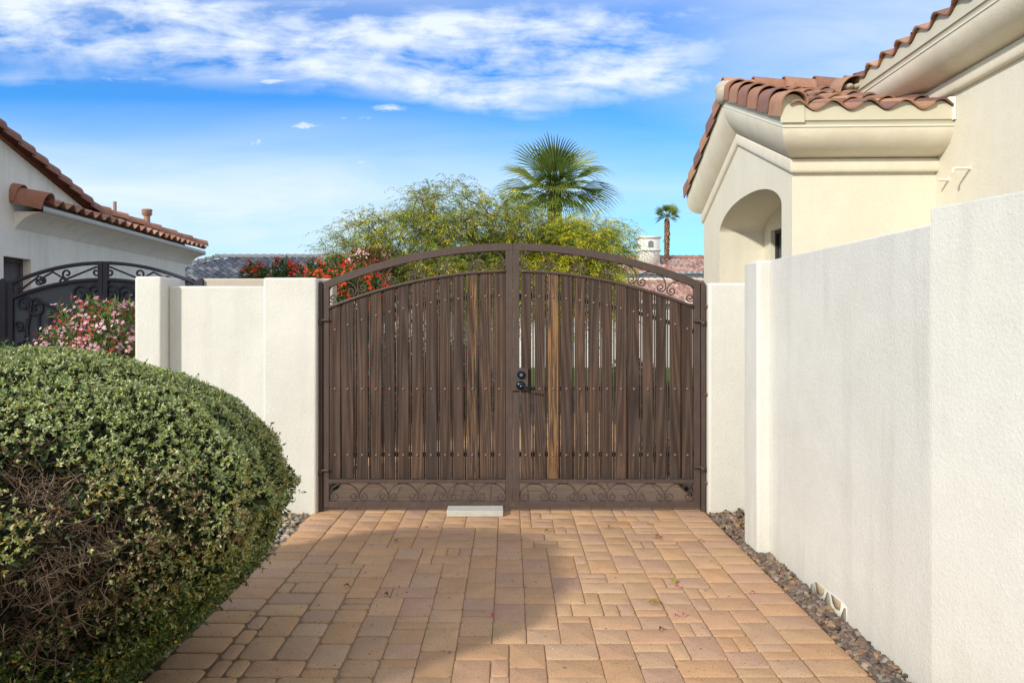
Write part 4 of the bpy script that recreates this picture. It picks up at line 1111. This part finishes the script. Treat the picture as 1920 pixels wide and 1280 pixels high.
shrub('oleander', 'oleander with pale pink flower clusters in front of the black iron gate',
      [(W(170,640,6.9),(.36,.32,.38)),(W(230,640,6.9),(.34,.34,.34)),(W(120,680,6.8),(.26,.25,.28)),(W(190,720,6.9),(.55,.36,.55)),(W(190,800,6.9),(.5,.35,.5))],
      1700, .085, .013, olp, [3,3,2,1,.9], 430, [(.95,.55,.62),(.92,.66,.70),(.85,.38,.46),(.58,.07,.06)], [4,4,2,2.4], .030, cat='shrub', petal_r=.017, up=.9)
rp = [(.06,.13,.025),(.09,.18,.035),(.04,.09,.02),(.14,.20,.04)]
shrub('honeysuckle_shrub', 'shrub with orange red flowers showing above the low left wall',
      [(W(525,545,9.6),(.50,.4,.38)),(W(605,550,9.4),(.38,.4,.36)),(W(560,640,9.6),(.8,.45,.7)),(W(470,520,9.7),(.10,.15,.17)),(W(535,505,9.6),(.14,.12,.18)),(W(475,515,9.6),(.16,.14,.14)),(W(590,512,9.6),(.2,.14,.15)),(W(630,505,9.6),(.14,.12,.16))], 1900, .055, .02, rp, [3,3,2,1], 330, [(.80,.055,.018),(.86,.11,.025),(.66,.03,.015)], [3,3,2], .028, petal_r=.017)
shrub('honeysuckle_shrub', 'shrub with orange red flowers seen through the left end of the gate arch',
      [(W(665,560,9.2),(.42,.4,.44)),(W(640,620,9.1),(.45,.4,.5)),(W(700,700,9.3),(.62,.45,.8)),(W(715,560,9.5),(.3,.3,.3))], 2100, .055, .02, rp, [3,3,2,1], 280, [(.80,.055,.018),(.86,.11,.025),(.66,.03,.015)], [3,3,2], .028, petal_r=.017)
shrub('oleander', 'tall oleander with pale pink blooms and dark red buds behind the gate top',
      [(W(690,500,10.2),(.30,.3,.28)),(W(665,520,10.2),(.3,.3,.22))], 500, .07, .014, [(.22,.07,.05),(.10,.14,.04),(.3,.12,.08)], [2,2,1], 46, [(.88,.60,.62),(.55,.08,.08),(.90,.70,.70)], [3,2,2], .03, petal_r=.016)
for i, (px, w_, zt_, lab) in enumerate(((780, .62, 1.35, 'dark green rounded hedge shrub behind the middle of the left gate leaf'), (860, .5, 1.15, 'low dark green hedge shrub with magenta flowers behind the gate, next to the meeting stile'), (1190, .5, .8, 'low green shrub behind the right gate leaf, near its hinge side'))):
    x, y, z = W(px, 640, 11.0+.3*i)
    shrub('hedge_shrub', lab, [((x, y, zt_*.55),(w_,.45,zt_*.5)),((x+.2, y-.1, zt_*.35),(w_*.9,.45,zt_*.35))], 1300, .06, .025, [(.04,.09,.02),(.06,.12,.025),(.03,.06,.015)], [2,2,2], 26 if i == 1 else 6, [(.70,.03,.15),(.6,.02,.1)], [1,1], .012)

# ---- feathery trees ------------------------------------------------------------
def feathery(name, label, base, top, blobs, ntips, lpal, lw, spr=5, cat='tree', lean=0):
    root = empty(name, base, label=label, cat=cat, group='feathery trees behind the gate'); base = np.array(base)
    w = np.array([b[1][0]*b[1][1]*b[1][2] for b in blobs]); ii = rs.choice(len(blobs), ntips, p=w/w.sum())
    C = np.array([b[0] for b in blobs])[ii]; R = np.array([b[1] for b in blobs])[ii]; d = unit(rs.normal(0,1,(ntips,3)))
    T = C+d*R*(rs.uniform(.12,1,(ntips,1))**.45)*(1+.30*vnoise(d*1.7+C, 3.1, 9)[:,None])-base
    top = np.array(top)-base
    nodes = [np.zeros(3), top*.35+np.array((.04,.02,0)), top*.7, top]; par = [-1,0,1,2]
    order = np.argsort(np.linalg.norm(T-top, axis=1)); tips = []
    for i in order:
        t = T[i]; A = np.array(nodes); dd = np.linalg.norm(A-t, axis=1); dd[:3] += 9
        # prefer nodes that lie nearer to the crown base than the tip
        pen = np.where(np.linalg.norm(A-top,axis=1) > np.linalg.norm(t-top), 1., 0); j = int(np.argmin(dd+pen))
        a = nodes[j]; L = np.linalg.norm(t-a); ns = max(2, int(L/.16)); prev = j
        bow = np.array((0,0,.10*L))+rs.normal(0,.06*L,3)
        for s in range(1, ns+1):
            f = s/ns; nodes.append(a+(t-a)*f+bow*math.sin(PI*f)); par.append(prev); prev = len(nodes)-1
        tips.append(prev)
    N_ = len(nodes); nodes = np.array(nodes); cnt = np.zeros(N_)
    for t in tips: cnt[t] += 1
    for i in range(N_-1, 0, -1): cnt[par[i]] += cnt[i]
    rad = .0022+.0030*np.sqrt(cnt)
    mb = MB(); mt = MB(); P0 = nodes[par[1:]]; 
    for i in range(1, N_):
        if i <= 3: mt.tube([nodes[par[i]], nodes[i]], [max(rad[par[i]],.06), max(rad[i],.055)], 10, (.17,.13,.09), cap=False)
        else: mb.tube([nodes[par[i]], nodes[i]], [min(rad[par[i]], rad[i]*1.6), rad[i]], 4 if rad[i] < .012 else 6, (.19,.14,.09), cap=False)
    mt.build('trunk', M['twig'], root, smooth=True)
    # sprigs
    src = []; dirs = []
    for t in tips:
        p = nodes[t]; o = unit((p-nodes[par[t]])[None])[0]; out = unit((p-top)[None])[0]
        for k in range(spr): src.append(p+rs.normal(0,.03,3)); dirs.append(o*.4+out*.6+rs.normal(0,.55,3)+np.array((0,0,.15)))
        for k in range(2):
            q = nodes[par[t]]; src.append(q); dirs.append(out*.4+rs.normal(0,.7,3))
    src = np.array(src); dirs = unit(np.array(dirs)); n = len(src); L = rs.uniform(.2,.52,n)
    nl = 17; Pl = []; Dl = []; Cl = []; cc = pick(n, lpal, lw, .15)
    side = unit(np.cross(dirs, np.array((0,0,1.))+rs.normal(0,.3,(n,3))))
    for s in range(nl):
        f = (s+1)/nl; p = src+dirs*(L*f)[:,None]+np.array((0,0,-1.))*(.55*L*f*f)[:,None]
        tang = unit(dirs+np.array((0,0,-1.1*f)))
        sd = side*(1 if s % 2 else -1)
        Pl.append(p); Dl.append(unit(tang*.75+sd*.8+rs.normal(0,.22,(n,3))+np.array((0,0,-.25)))); Cl.append(cc*rs.uniform(.7,1.3,(n,1)))
    Pl, Dl, Cl = np.concatenate(Pl), np.concatenate(Dl), np.concatenate(Cl); k = len(Pl)
    ml = MB(); leaves(ml, Pl, Dl, rs.normal(0,.5,(k,3))+np.array((0,0,1.)), rs.uniform(.045,.095,k), rs.uniform(.007,.012,k), Cl)
    # sprig stems as slim blades
    Q = []; 
    st = MB(); e = src+dirs*L[:,None]+np.array((0,0,-.55))*L[:,None]; m_ = src+dirs*(L*.55)[:,None]+np.array((0,0,-.16))*L[:,None]
    leaves(mb, src, m_-src, rs.normal(0,1,(n,3)), np.linalg.norm(m_-src,axis=1), np.full(n,.005), np.broadcast_to(np.array((.20,.16,.08)),(n,3)), bend=0)
    mb.build('branches', M['twig'], root, smooth=True)
    ml.build('crown', M['leaf'], root)
    return root
feathery('acacia_tree', 'airy grey green acacia tree behind the left half of the gate', (-1.15, 11.2, 0), (-1.1, 11.2, 1.5),
    [((-1.35,11.2,2.5),(1.3,1.1,.66)),((-.75,11.2,2.95),(.85,.8,.62)),((-.9,11.1,2.0),(1.2,.9,.5)),((-2.05,11.2,2.45),(.72,.6,.42)),((.05,11.4,2.85),(.6,.7,.55))],
    600, [(.27,.35,.07),(.36,.43,.07),(.19,.27,.07),(.52,.50,.05),(.70,.56,.03)], [4,4,2,2.2,1.3], 6)
feathery('acacia_tree', 'yellow green acacia tree below the fan palm, behind the right half of the gate', (.85, 11.9, 0), (.8, 11.9, 1.4),
    [((.75,11.8,2.55),(1.2,1.0,.62)),((1.2,11.8,2.5),(.70,.8,.50)),((.55,11.7,2.0),(1.25,.9,.55)),((1.3,11.6,1.85),(.62,.7,.45)),((1.75,11.9,2.85),(.32,.4,.12))],
    720, [(.44,.50,.04),(.60,.58,.035),(.28,.37,.05),(.78,.66,.03),(.18,.27,.05)], [4,4,2.5,2.2,1.6], 6)

# ---- fan palms ------------------------------------------------------------------
def frond(ml, ms, hub, d, pet, R, face, droop=.25, nseg=25, spread=1.75, col=(.10,.19,.03)):
    d = unit(np.array(d)[None])[0]; face = np.array(face, float); face -= d*np.dot(face, d); face = unit(face[None])[0]; sd = np.cross(d, face)
    P0 = np.array(hub); C = P0+d*pet+np.array((0,0,-.06*pet))
    ms.tube([P0, P0+d*pet*.5, C], [.018,.013,.010], 6, (.20,.26,.06))
    for k in range(nseg):
        f = (k/(nseg-1)-.5)*2; a = f*spread/2*1.05; L = R*(1-.18*abs(f)**2)*rs.uniform(.92,1.05)
        dr = d*math.cos(a)+sd*math.sin(a)+face*.10*abs(f)
        dr = dr/np.linalg.norm(dr); w = 2.0*L*math.sin(spread/nseg*.62)*.46
        zig = face*(.02 if k % 2 else -.02)
        pts = []; 
        for s, wf in ((0,.12),(.3,.80),(.5,1.0),(.78,.55),(1,.03)):
            sag = np.array((0,0,-1.))*droop*L*max(0, s-.45)**2*1.6
            p = C+dr*L*s+sag+zig*s; tn = np.cross(dr, face); pts.append((p-tn*w*.5*wf, p+face*.008*wf, p+tn*w*.5*wf))
        F = np.array(pts); cc = np.array(col)*rs.uniform(.72,1.25)
        ml.grid(F, col=cc)
def fan_palm(name, label, base, hubz, fr, R, pet, trunk_r, skirt=False, n2=0):
    root = empty(name, base, label=label, cat='palm tree'); hub = np.array((0,0,hubz)); ml = MB(); ms = MB()
    for (ax, az, ay, rs_, pl) in fr:
        d = unit(np.array((ax, ay, az), float)[None])[0]
        fc = np.array((-.15*ax,-.55,1.0)) if (abs(az) < .55 and abs(ax) > .7) else (np.array((-.9*np.sign(ax),-1,.3)) if abs(ax) > .25 and az > 0 else (np.array((0,-1,.25)) if az > .5 else np.array((ax*.3,-.6,.8))))
        c = np.array([(.13,.20,.025),(.18,.25,.035),(.08,.13,.02),(.24,.29,.045)][rs.randint(4)])
        frond(ml, ms, hub, d, pet*pl, R*rs_, fc+rs.normal(0,.12,3), rs.uniform(.3,.7), col=c)
    ml.build('fronds', M['leaf'], root); ms.build('petioles', M['leaf'], root, smooth=True)
    mb = MB(); n = 26; zs = np.linspace(-.05, hubz-.05, n)
    mb.tube([(0,0,z) for z in zs], [trunk_r*(1.15-.25*z/hubz+(.12 if i % 2 else 0)) for i, z in enumerate(zs)], 14, (.24,.17,.11)); 
    mb.build('trunk', M['twig'], root)
    if skirt:
        k = 1500; mb = MB(); z = hubz-rs.uniform(.1, 3.6, k); a = rs.uniform(0, 2*PI, k); r = trunk_r*(1.15+.25*np.sin((hubz-z)*1.3)**2); P = np.stack([r*np.cos(a), r*np.sin(a), z], 1)
        leaves(mb, P, np.stack([np.cos(a)*.35, np.sin(a)*.35, -np.ones(k)], 1)+rs.normal(0,.15,(k,3)), np.stack([np.cos(a), np.sin(a), np.zeros(k)], 1), rs.uniform(.15,.4,k), rs.uniform(.05,.12,k), pick(k, [(.30,.17,.08),(.20,.11,.06),(.38,.24,.12)], [1,1,1]))
        mb.build('dead_skirt', M['twig'], root)
    return root
x, y, z = W(1040, 346, 14.0)
fr = [(-.02,1.0,-.20,1.28,.62),(.12,1.0,.35,1.1,.8),(-.62,.86,.0,1.2,.85),(.66,.78,-.05,1.2,.85),(-.32,1.0,.5,.92,.8),(.40,1.0,.4,.92,.8),
      (-1.0,.42,-.25,1.15,.95),(1.0,.45,-.20,1.15,1.0),(-1.0,.02,-.1,1.15,1.05),(1.0,-.02,-.1,1.2,1.1),(-1.0,-.32,-.3,1.05,1.0),(1.0,-.36,-.3,1.05,1.0),(-.45,.25,-.9,.85,.4),(.40,.25,-.95,.85,.4),(0,.45,-.9,.8,.35),
      (-.75,-.45,-.7,.85,.7),(.80,-.48,-.6,.9,.7),(-.1,-.15,-1,.8,.4),(-.8,.2,.8,1.0,.8),(.8,.2,.8,1.0,.8),(-.8,-.5,.5,.9,.8),(.8,-.5,.5,.9,.8),(.3,-.5,-.8,.75,.5),(-.4,-.6,-.7,.75,.5),(-.35,.7,-.5,.8,.5),(.4,.7,-.5,.8,.5),
      (-.75,.62,-.6,.85,.6),(.75,.6,-.6,.85,.6),(-.9,.15,-.75,.9,.6),(.9,.12,-.75,.9,.6),(-.5,-.1,-.9,.8,.5),(.55,-.1,-.9,.8,.5),(-.2,-.8,-.5,.7,.5),(.5,-.85,-.4,.7,.5),(-.7,-.75,-.3,.75,.6)]
fan_palm('fan_palm', 'fan palm with green crown rising above the acacia trees', (x, y, 0), z-.05, fr, .70, .44, .14)
x, y, z = W(1250.5, 405, 60)
fr = [(math.cos(a)*1.0, math.sin(a)*.8+.35, rs.uniform(-.8,.8), rs.uniform(.8,1.15), rs.uniform(.6,1.3)) for a in np.linspace(-.8, PI+.8, 34)]
fan_palm('fan_palm', 'small distant fan palm with shaggy brown trunk beside the white tower', (x, y, 0), z-.05, fr, .68, .5, .095, skirt=True)

# bare twigs above the neighbour roof
mb = MB()
for k in range(7):
    p = np.array(W(198+rs.uniform(-8,10), 415, 17.)); d = np.array((rs.uniform(-.6,.8),0,1.)); pts = [p-(0,0,1.2)]
    pts.append(p)
    for s in range(4): d = d+rs.normal(0,.35,3); d = d/np.linalg.norm(d); pts.append(pts[-1]+d*.07)
    mb.tube(pts, np.linspace(.012,.005,len(pts)), 5, (.10,.085,.08))
mb.tube([W(200,415,17.)-np.array((0,0,1.)), W(200,415,17.)-np.array((0,0,4.3))], [.03,.05], 7, (.10,.085,.08))
o = mb.build('bare_tree', M['twig']); tag(o, 'bare twig tips poking above the neighbour tile roof', 'tree')

# ---- fallen leaves and petals ------------------------------------------------------
def gp(px, py): d = 1.5*1400/(py-598.); return ((px-955)*d/1400., d, .006)
def fallen(px, py, L, Wd, col, label, name='fallen_leaf', group='fallen leaves on the pavers', cat='leaf'):
    mb = MB(); n = 7; out = []
    xs = np.linspace(0, 1, n); rowsA = []
    for t in xs:
        w = Wd*math.sin(PI*min(max(t,.02),.985))**.8*.5; z = .010*math.sin(PI*t)+.004
        rowsA.append([(t*L-L/2, -w, z+.006), (t*L-L/2, 0, z), (t*L-L/2, w, z+.008*t)])
    mb.grid(np.array(rowsA), col=col); mb.tube([(-L/2,0,.004),(-L/2-.35*L,.004,.003)], [.0012]*2, 4, np.array(col)*.7)
    o = mb.build(name, M['leaf']); o.location = gp(px, py); o.rotation_euler = (0,0,rs.uniform(0,6.28)); tag(o, label, cat, group); return o
fallen(1262, 1093, .055, .03, (.36,.34,.04), 'yellow green fallen leaf on the pavers right of centre, beside a magenta petal')
fallen(1227, 1133, .055, .035, (.34,.26,.03), 'mustard yellow curled fallen leaf on the pavers, nearer than the others')
fallen(1233, 1008, .05, .03, (.36,.13,.04), 'rusty orange fallen leaf on the pavers in front of the right gate leaf')
fallen(1314, 1017, .03, .02, (.16,.26,.05), 'tiny green fallen leaf on the pavers near the right border')
fallen(1218, 985, .03, .02, (.60,.42,.06), 'tiny bright yellow fallen leaf on the pavers just in front of the right gate leaf')
for (px, py) in ((1025, 998), (742, 1017), (650, 1102), (1240, 1184), (1141, 990), (724, 1118)):
    fallen(px, py, .03, .02, (.11,.085,.05), 'small dark dried leaf lying on the pavers')
for (px, py) in ((1270, 1104), (1411, 1115), (1282, 1157), (1268, 1159), (922, 1157), (800, 992)):
    fallen(px, py, .022, .018, (.62,.06,.20), 'small magenta bougainvillea petal lying on the pavers', 'fallen_petal', 'magenta petals on the pavers', 'petal')

# small debris: grit on the drive
pts = []
for i in range(260):
    yy = rs.uniform(2.6, 5.7); pts.append((rs.uniform(-1.5, 1.5), yy, .003))
o = rocks('grit', pts, .0015, .004, RP+LP); tag(o, 'scattered grit on the paved drive', 'grit')

# ------------------------------------------------------------------ world, sun, camera
az_l, el = math.radians(42), math.radians(27)      # light travels toward +X+Y
ldir = Vector((math.sin(az_l)*math.cos(el), math.cos(az_l)*math.cos(el), -math.sin(el)))
sun = bpy.data.lights.new('sun', 'SUN'); sun.energy = 3.5; sun.angle = math.radians(2.6); sun.color = (1.0, .935, .83)
so = bpy.data.objects.new('sun', sun); COL.objects.link(so); so.rotation_euler = ldir.to_track_quat('-Z', 'Y').to_euler()
w = bpy.data.worlds.new('World'); scene.world = w; w.use_nodes = True; t = w.node_tree; t.nodes.clear()
class WN(NT):
    def __init__(s, tree): s.t = tree
n = WN(t)
out = n.n('ShaderNodeOutputWorld'); bg = n.n('ShaderNodeBackground'); bg.inputs[1].default_value = .122
sky = n.n('ShaderNodeTexSky', sky_type='NISHITA'); sky.sun_disc = False; sky.sun_elevation = el; sky.sun_rotation = math.radians(180+42)
sky.air_density = 1.0; sky.dust_density = .6; sky.ozone_density = 2.5
G = n.n('ShaderNodeTexCoord').outputs['Generated']; X, Y, Z = n.sep(G)
yy = n.math('ADD', n.math('ABSOLUTE', Y), .02); u = n.math('DIVIDE', X, yy); v = n.math('DIVIDE', Z, yy)
cmb = n.n('ShaderNodeCombineXYZ'); n.l(u, cmb.inputs[0]); n.l(v, cmb.inputs[1]); UV = cmb.outputs[0]
def gauss(cu, cv, ru, rv, rot=0.):
    a = n.math('SUBTRACT', u, cu); b = n.math('SUBTRACT', v, cv)
    if rot:
        c, s_ = math.cos(rot), math.sin(rot)
        a2 = n.math('ADD', n.math('MULTIPLY', a, c), n.math('MULTIPLY', b, s_)); b2 = n.math('SUBTRACT', n.math('MULTIPLY', b, c), n.math('MULTIPLY', a, s_)); a, b = a2, b2
    a = n.math('DIVIDE', a, ru); b = n.math('DIVIDE', b, rv)
    return n.math('POWER', 2.71828, n.math('MULTIPLY', n.math('ADD', n.math('MULTIPLY', a, a), n.math('MULTIPLY', b, b)), -1.0))
def px(x, y): return (x-955)/1400., (598-y)/1400.
def add(*a):
    r = a[0]
    for b in a[1:]: r = n.math('ADD', r, b)
    return r
def blob(x, y, rx, ry, rot=0, k=1.0):
    cu, cv = px(x, y); return n.math('MULTIPLY', gauss(cu, cv, rx/1400., ry/1400., rot), k)
mp = n.n('ShaderNodeMapping'); n.l(UV, mp.inputs[0]); mp.inputs['Rotation'].default_value = (0,0,.16); mp.inputs['Scale'].default_value = (2.0, 9.0, 1)
wisp = n.noise(mp.outputs[0], 2.4, 8, .60, .5)
puff = n.noise(n.scale(UV, (7, 14, 1)), 2.2, 7, .60, .3)
band = add(blob(260, 70, 420, 75, -.10, 1.0), blob(720, 100, 330, 62, -.10, .9), blob(1000, 110, 260, 85, -.1, .9), blob(830, 175, 170, 28, -.25, .55), blob(1250, 165, 70, 18, 0, .4), blob(1240,60,260,90,0,.45),
           blob(80, 30, 260, 60, 0, .5), blob(30, 160, 120, 16, 0, .35))
cl = n.math('MULTIPLY', n.ramp(n.math('ADD', n.math('MULTIPLY', wisp, .75), n.math('MULTIPLY', puff, .42)), [(.42, 0.0), (.68, 1.0)]), n.ramp(band, [(.10, 0.0), (.80, 1.0)]))
small = add(blob(515, 162, 42, 7, 0, 1), blob(580, 243, 40, 8, 0, 1), blob(485, 275, 20, 11, .2, 1.), blob(733, 211, 36, 9, 0, .9), blob(680, 307, 40, 13, -.1, .8), blob(670, 228, 50, 7, 0, .6), blob(270, 158, 120, 10, 0, .45), blob(1240, 163, 45, 16, 0, .9), blob(1190, 360, 50, 8, 0, .4), blob(750,240,70,10,0,.4))
sm = n.math('MULTIPLY', n.ramp(n.math('MULTIPLY', small, n.math('ADD', n.math('MULTIPLY', n.noise(n.scale(UV, (16, 34, 1)), 2.4, 6, .65, .8), 2.2), -.45)), [(.14, 0.0), (.70, 1.0)]), .8)
# haze toward the horizon and thin veil on the right
hz = n.ramp(v, [(.0, .72), (.07, .92), (.17, .88), (.235, .38), (.29, .10), (.45, .10)])
hz = n.math('MULTIPLY', hz, n.math('ADD', .45, n.math('MULTIPLY', n.noise(n.scale(UV, (1.3, 8, 1)), 2.0, 7, .6, .5), 1.15)))
hz = n.math('MULTIPLY', hz, n.ramp(n.math('ADD', n.math('MULTIPLY', u, .7), .5), [(.33, 1.0), (.62, .62)]))
veil = n.math('MULTIPLY', n.ramp(u, [(.0, 0.0), (.45, .62)]), n.ramp(v, [(.1, .2), (.3, 1.0)]))
veil = n.math('MULTIPLY', veil, n.math('ADD', .45, wisp))
topv = n.math('MULTIPLY', n.ramp(v, [(.33, 0.0), (.46, .55)]), n.math('ADD', .4, wisp))
tot = n.math('MAXIMUM', n.math('MAXIMUM', cl, sm), n.math('MAXIMUM', n.math('MAXIMUM', hz, topv), veil), clamp=True)
hs = n.n('ShaderNodeHueSaturation'); hs.inputs['Saturation'].default_value = 1.55; hs.inputs['Value'].default_value = 1.0; n.l(sky.outputs[0], hs.inputs['Color'])
blue = n.mix(1.0, hs.outputs[0], (.07, 1.42, 1.85), 'MULTIPLY')
white = n.mix(n.ramp(v, [(.0, 0.0), (.25, 1.0)]), (5.6, 7.5, 8.9), (7.1, 7.9, 8.9))
colr = n.mix(tot, blue, white)
back = n.ramp(n.math('MULTIPLY', Y, -1.0), [(.0, 0.0), (.45, .85)])  # warm white sky added behind the camera as fill light
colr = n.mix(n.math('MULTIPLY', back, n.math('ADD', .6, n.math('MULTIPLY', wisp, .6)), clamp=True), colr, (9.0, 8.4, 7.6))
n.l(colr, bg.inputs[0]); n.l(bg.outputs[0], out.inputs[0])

cam = bpy.data.cameras.new('camera'); co = bpy.data.objects.new('camera', cam); COL.objects.link(co); scene.camera = co
co.location = (0, 0, 1.5); co.rotation_euler = (PI/2, 0, 0)
cam.sensor_width = 36; cam.lens = 1400/1920*36; cam.shift_x = 5/1920.; cam.shift_y = -42/1920.; cam.clip_start = .05; cam.clip_end = 2000
scene.view_settings.view_transform = 'Standard'; scene.view_settings.look = 'None'; scene.view_settings.exposure = 0
scene.cycles.use_adaptive_sampling = True
scene.cycles.max_bounces = 5; scene.cycles.diffuse_bounces = 3; scene.cycles.glossy_bounces = 2; scene.cycles.transmission_bounces = 3
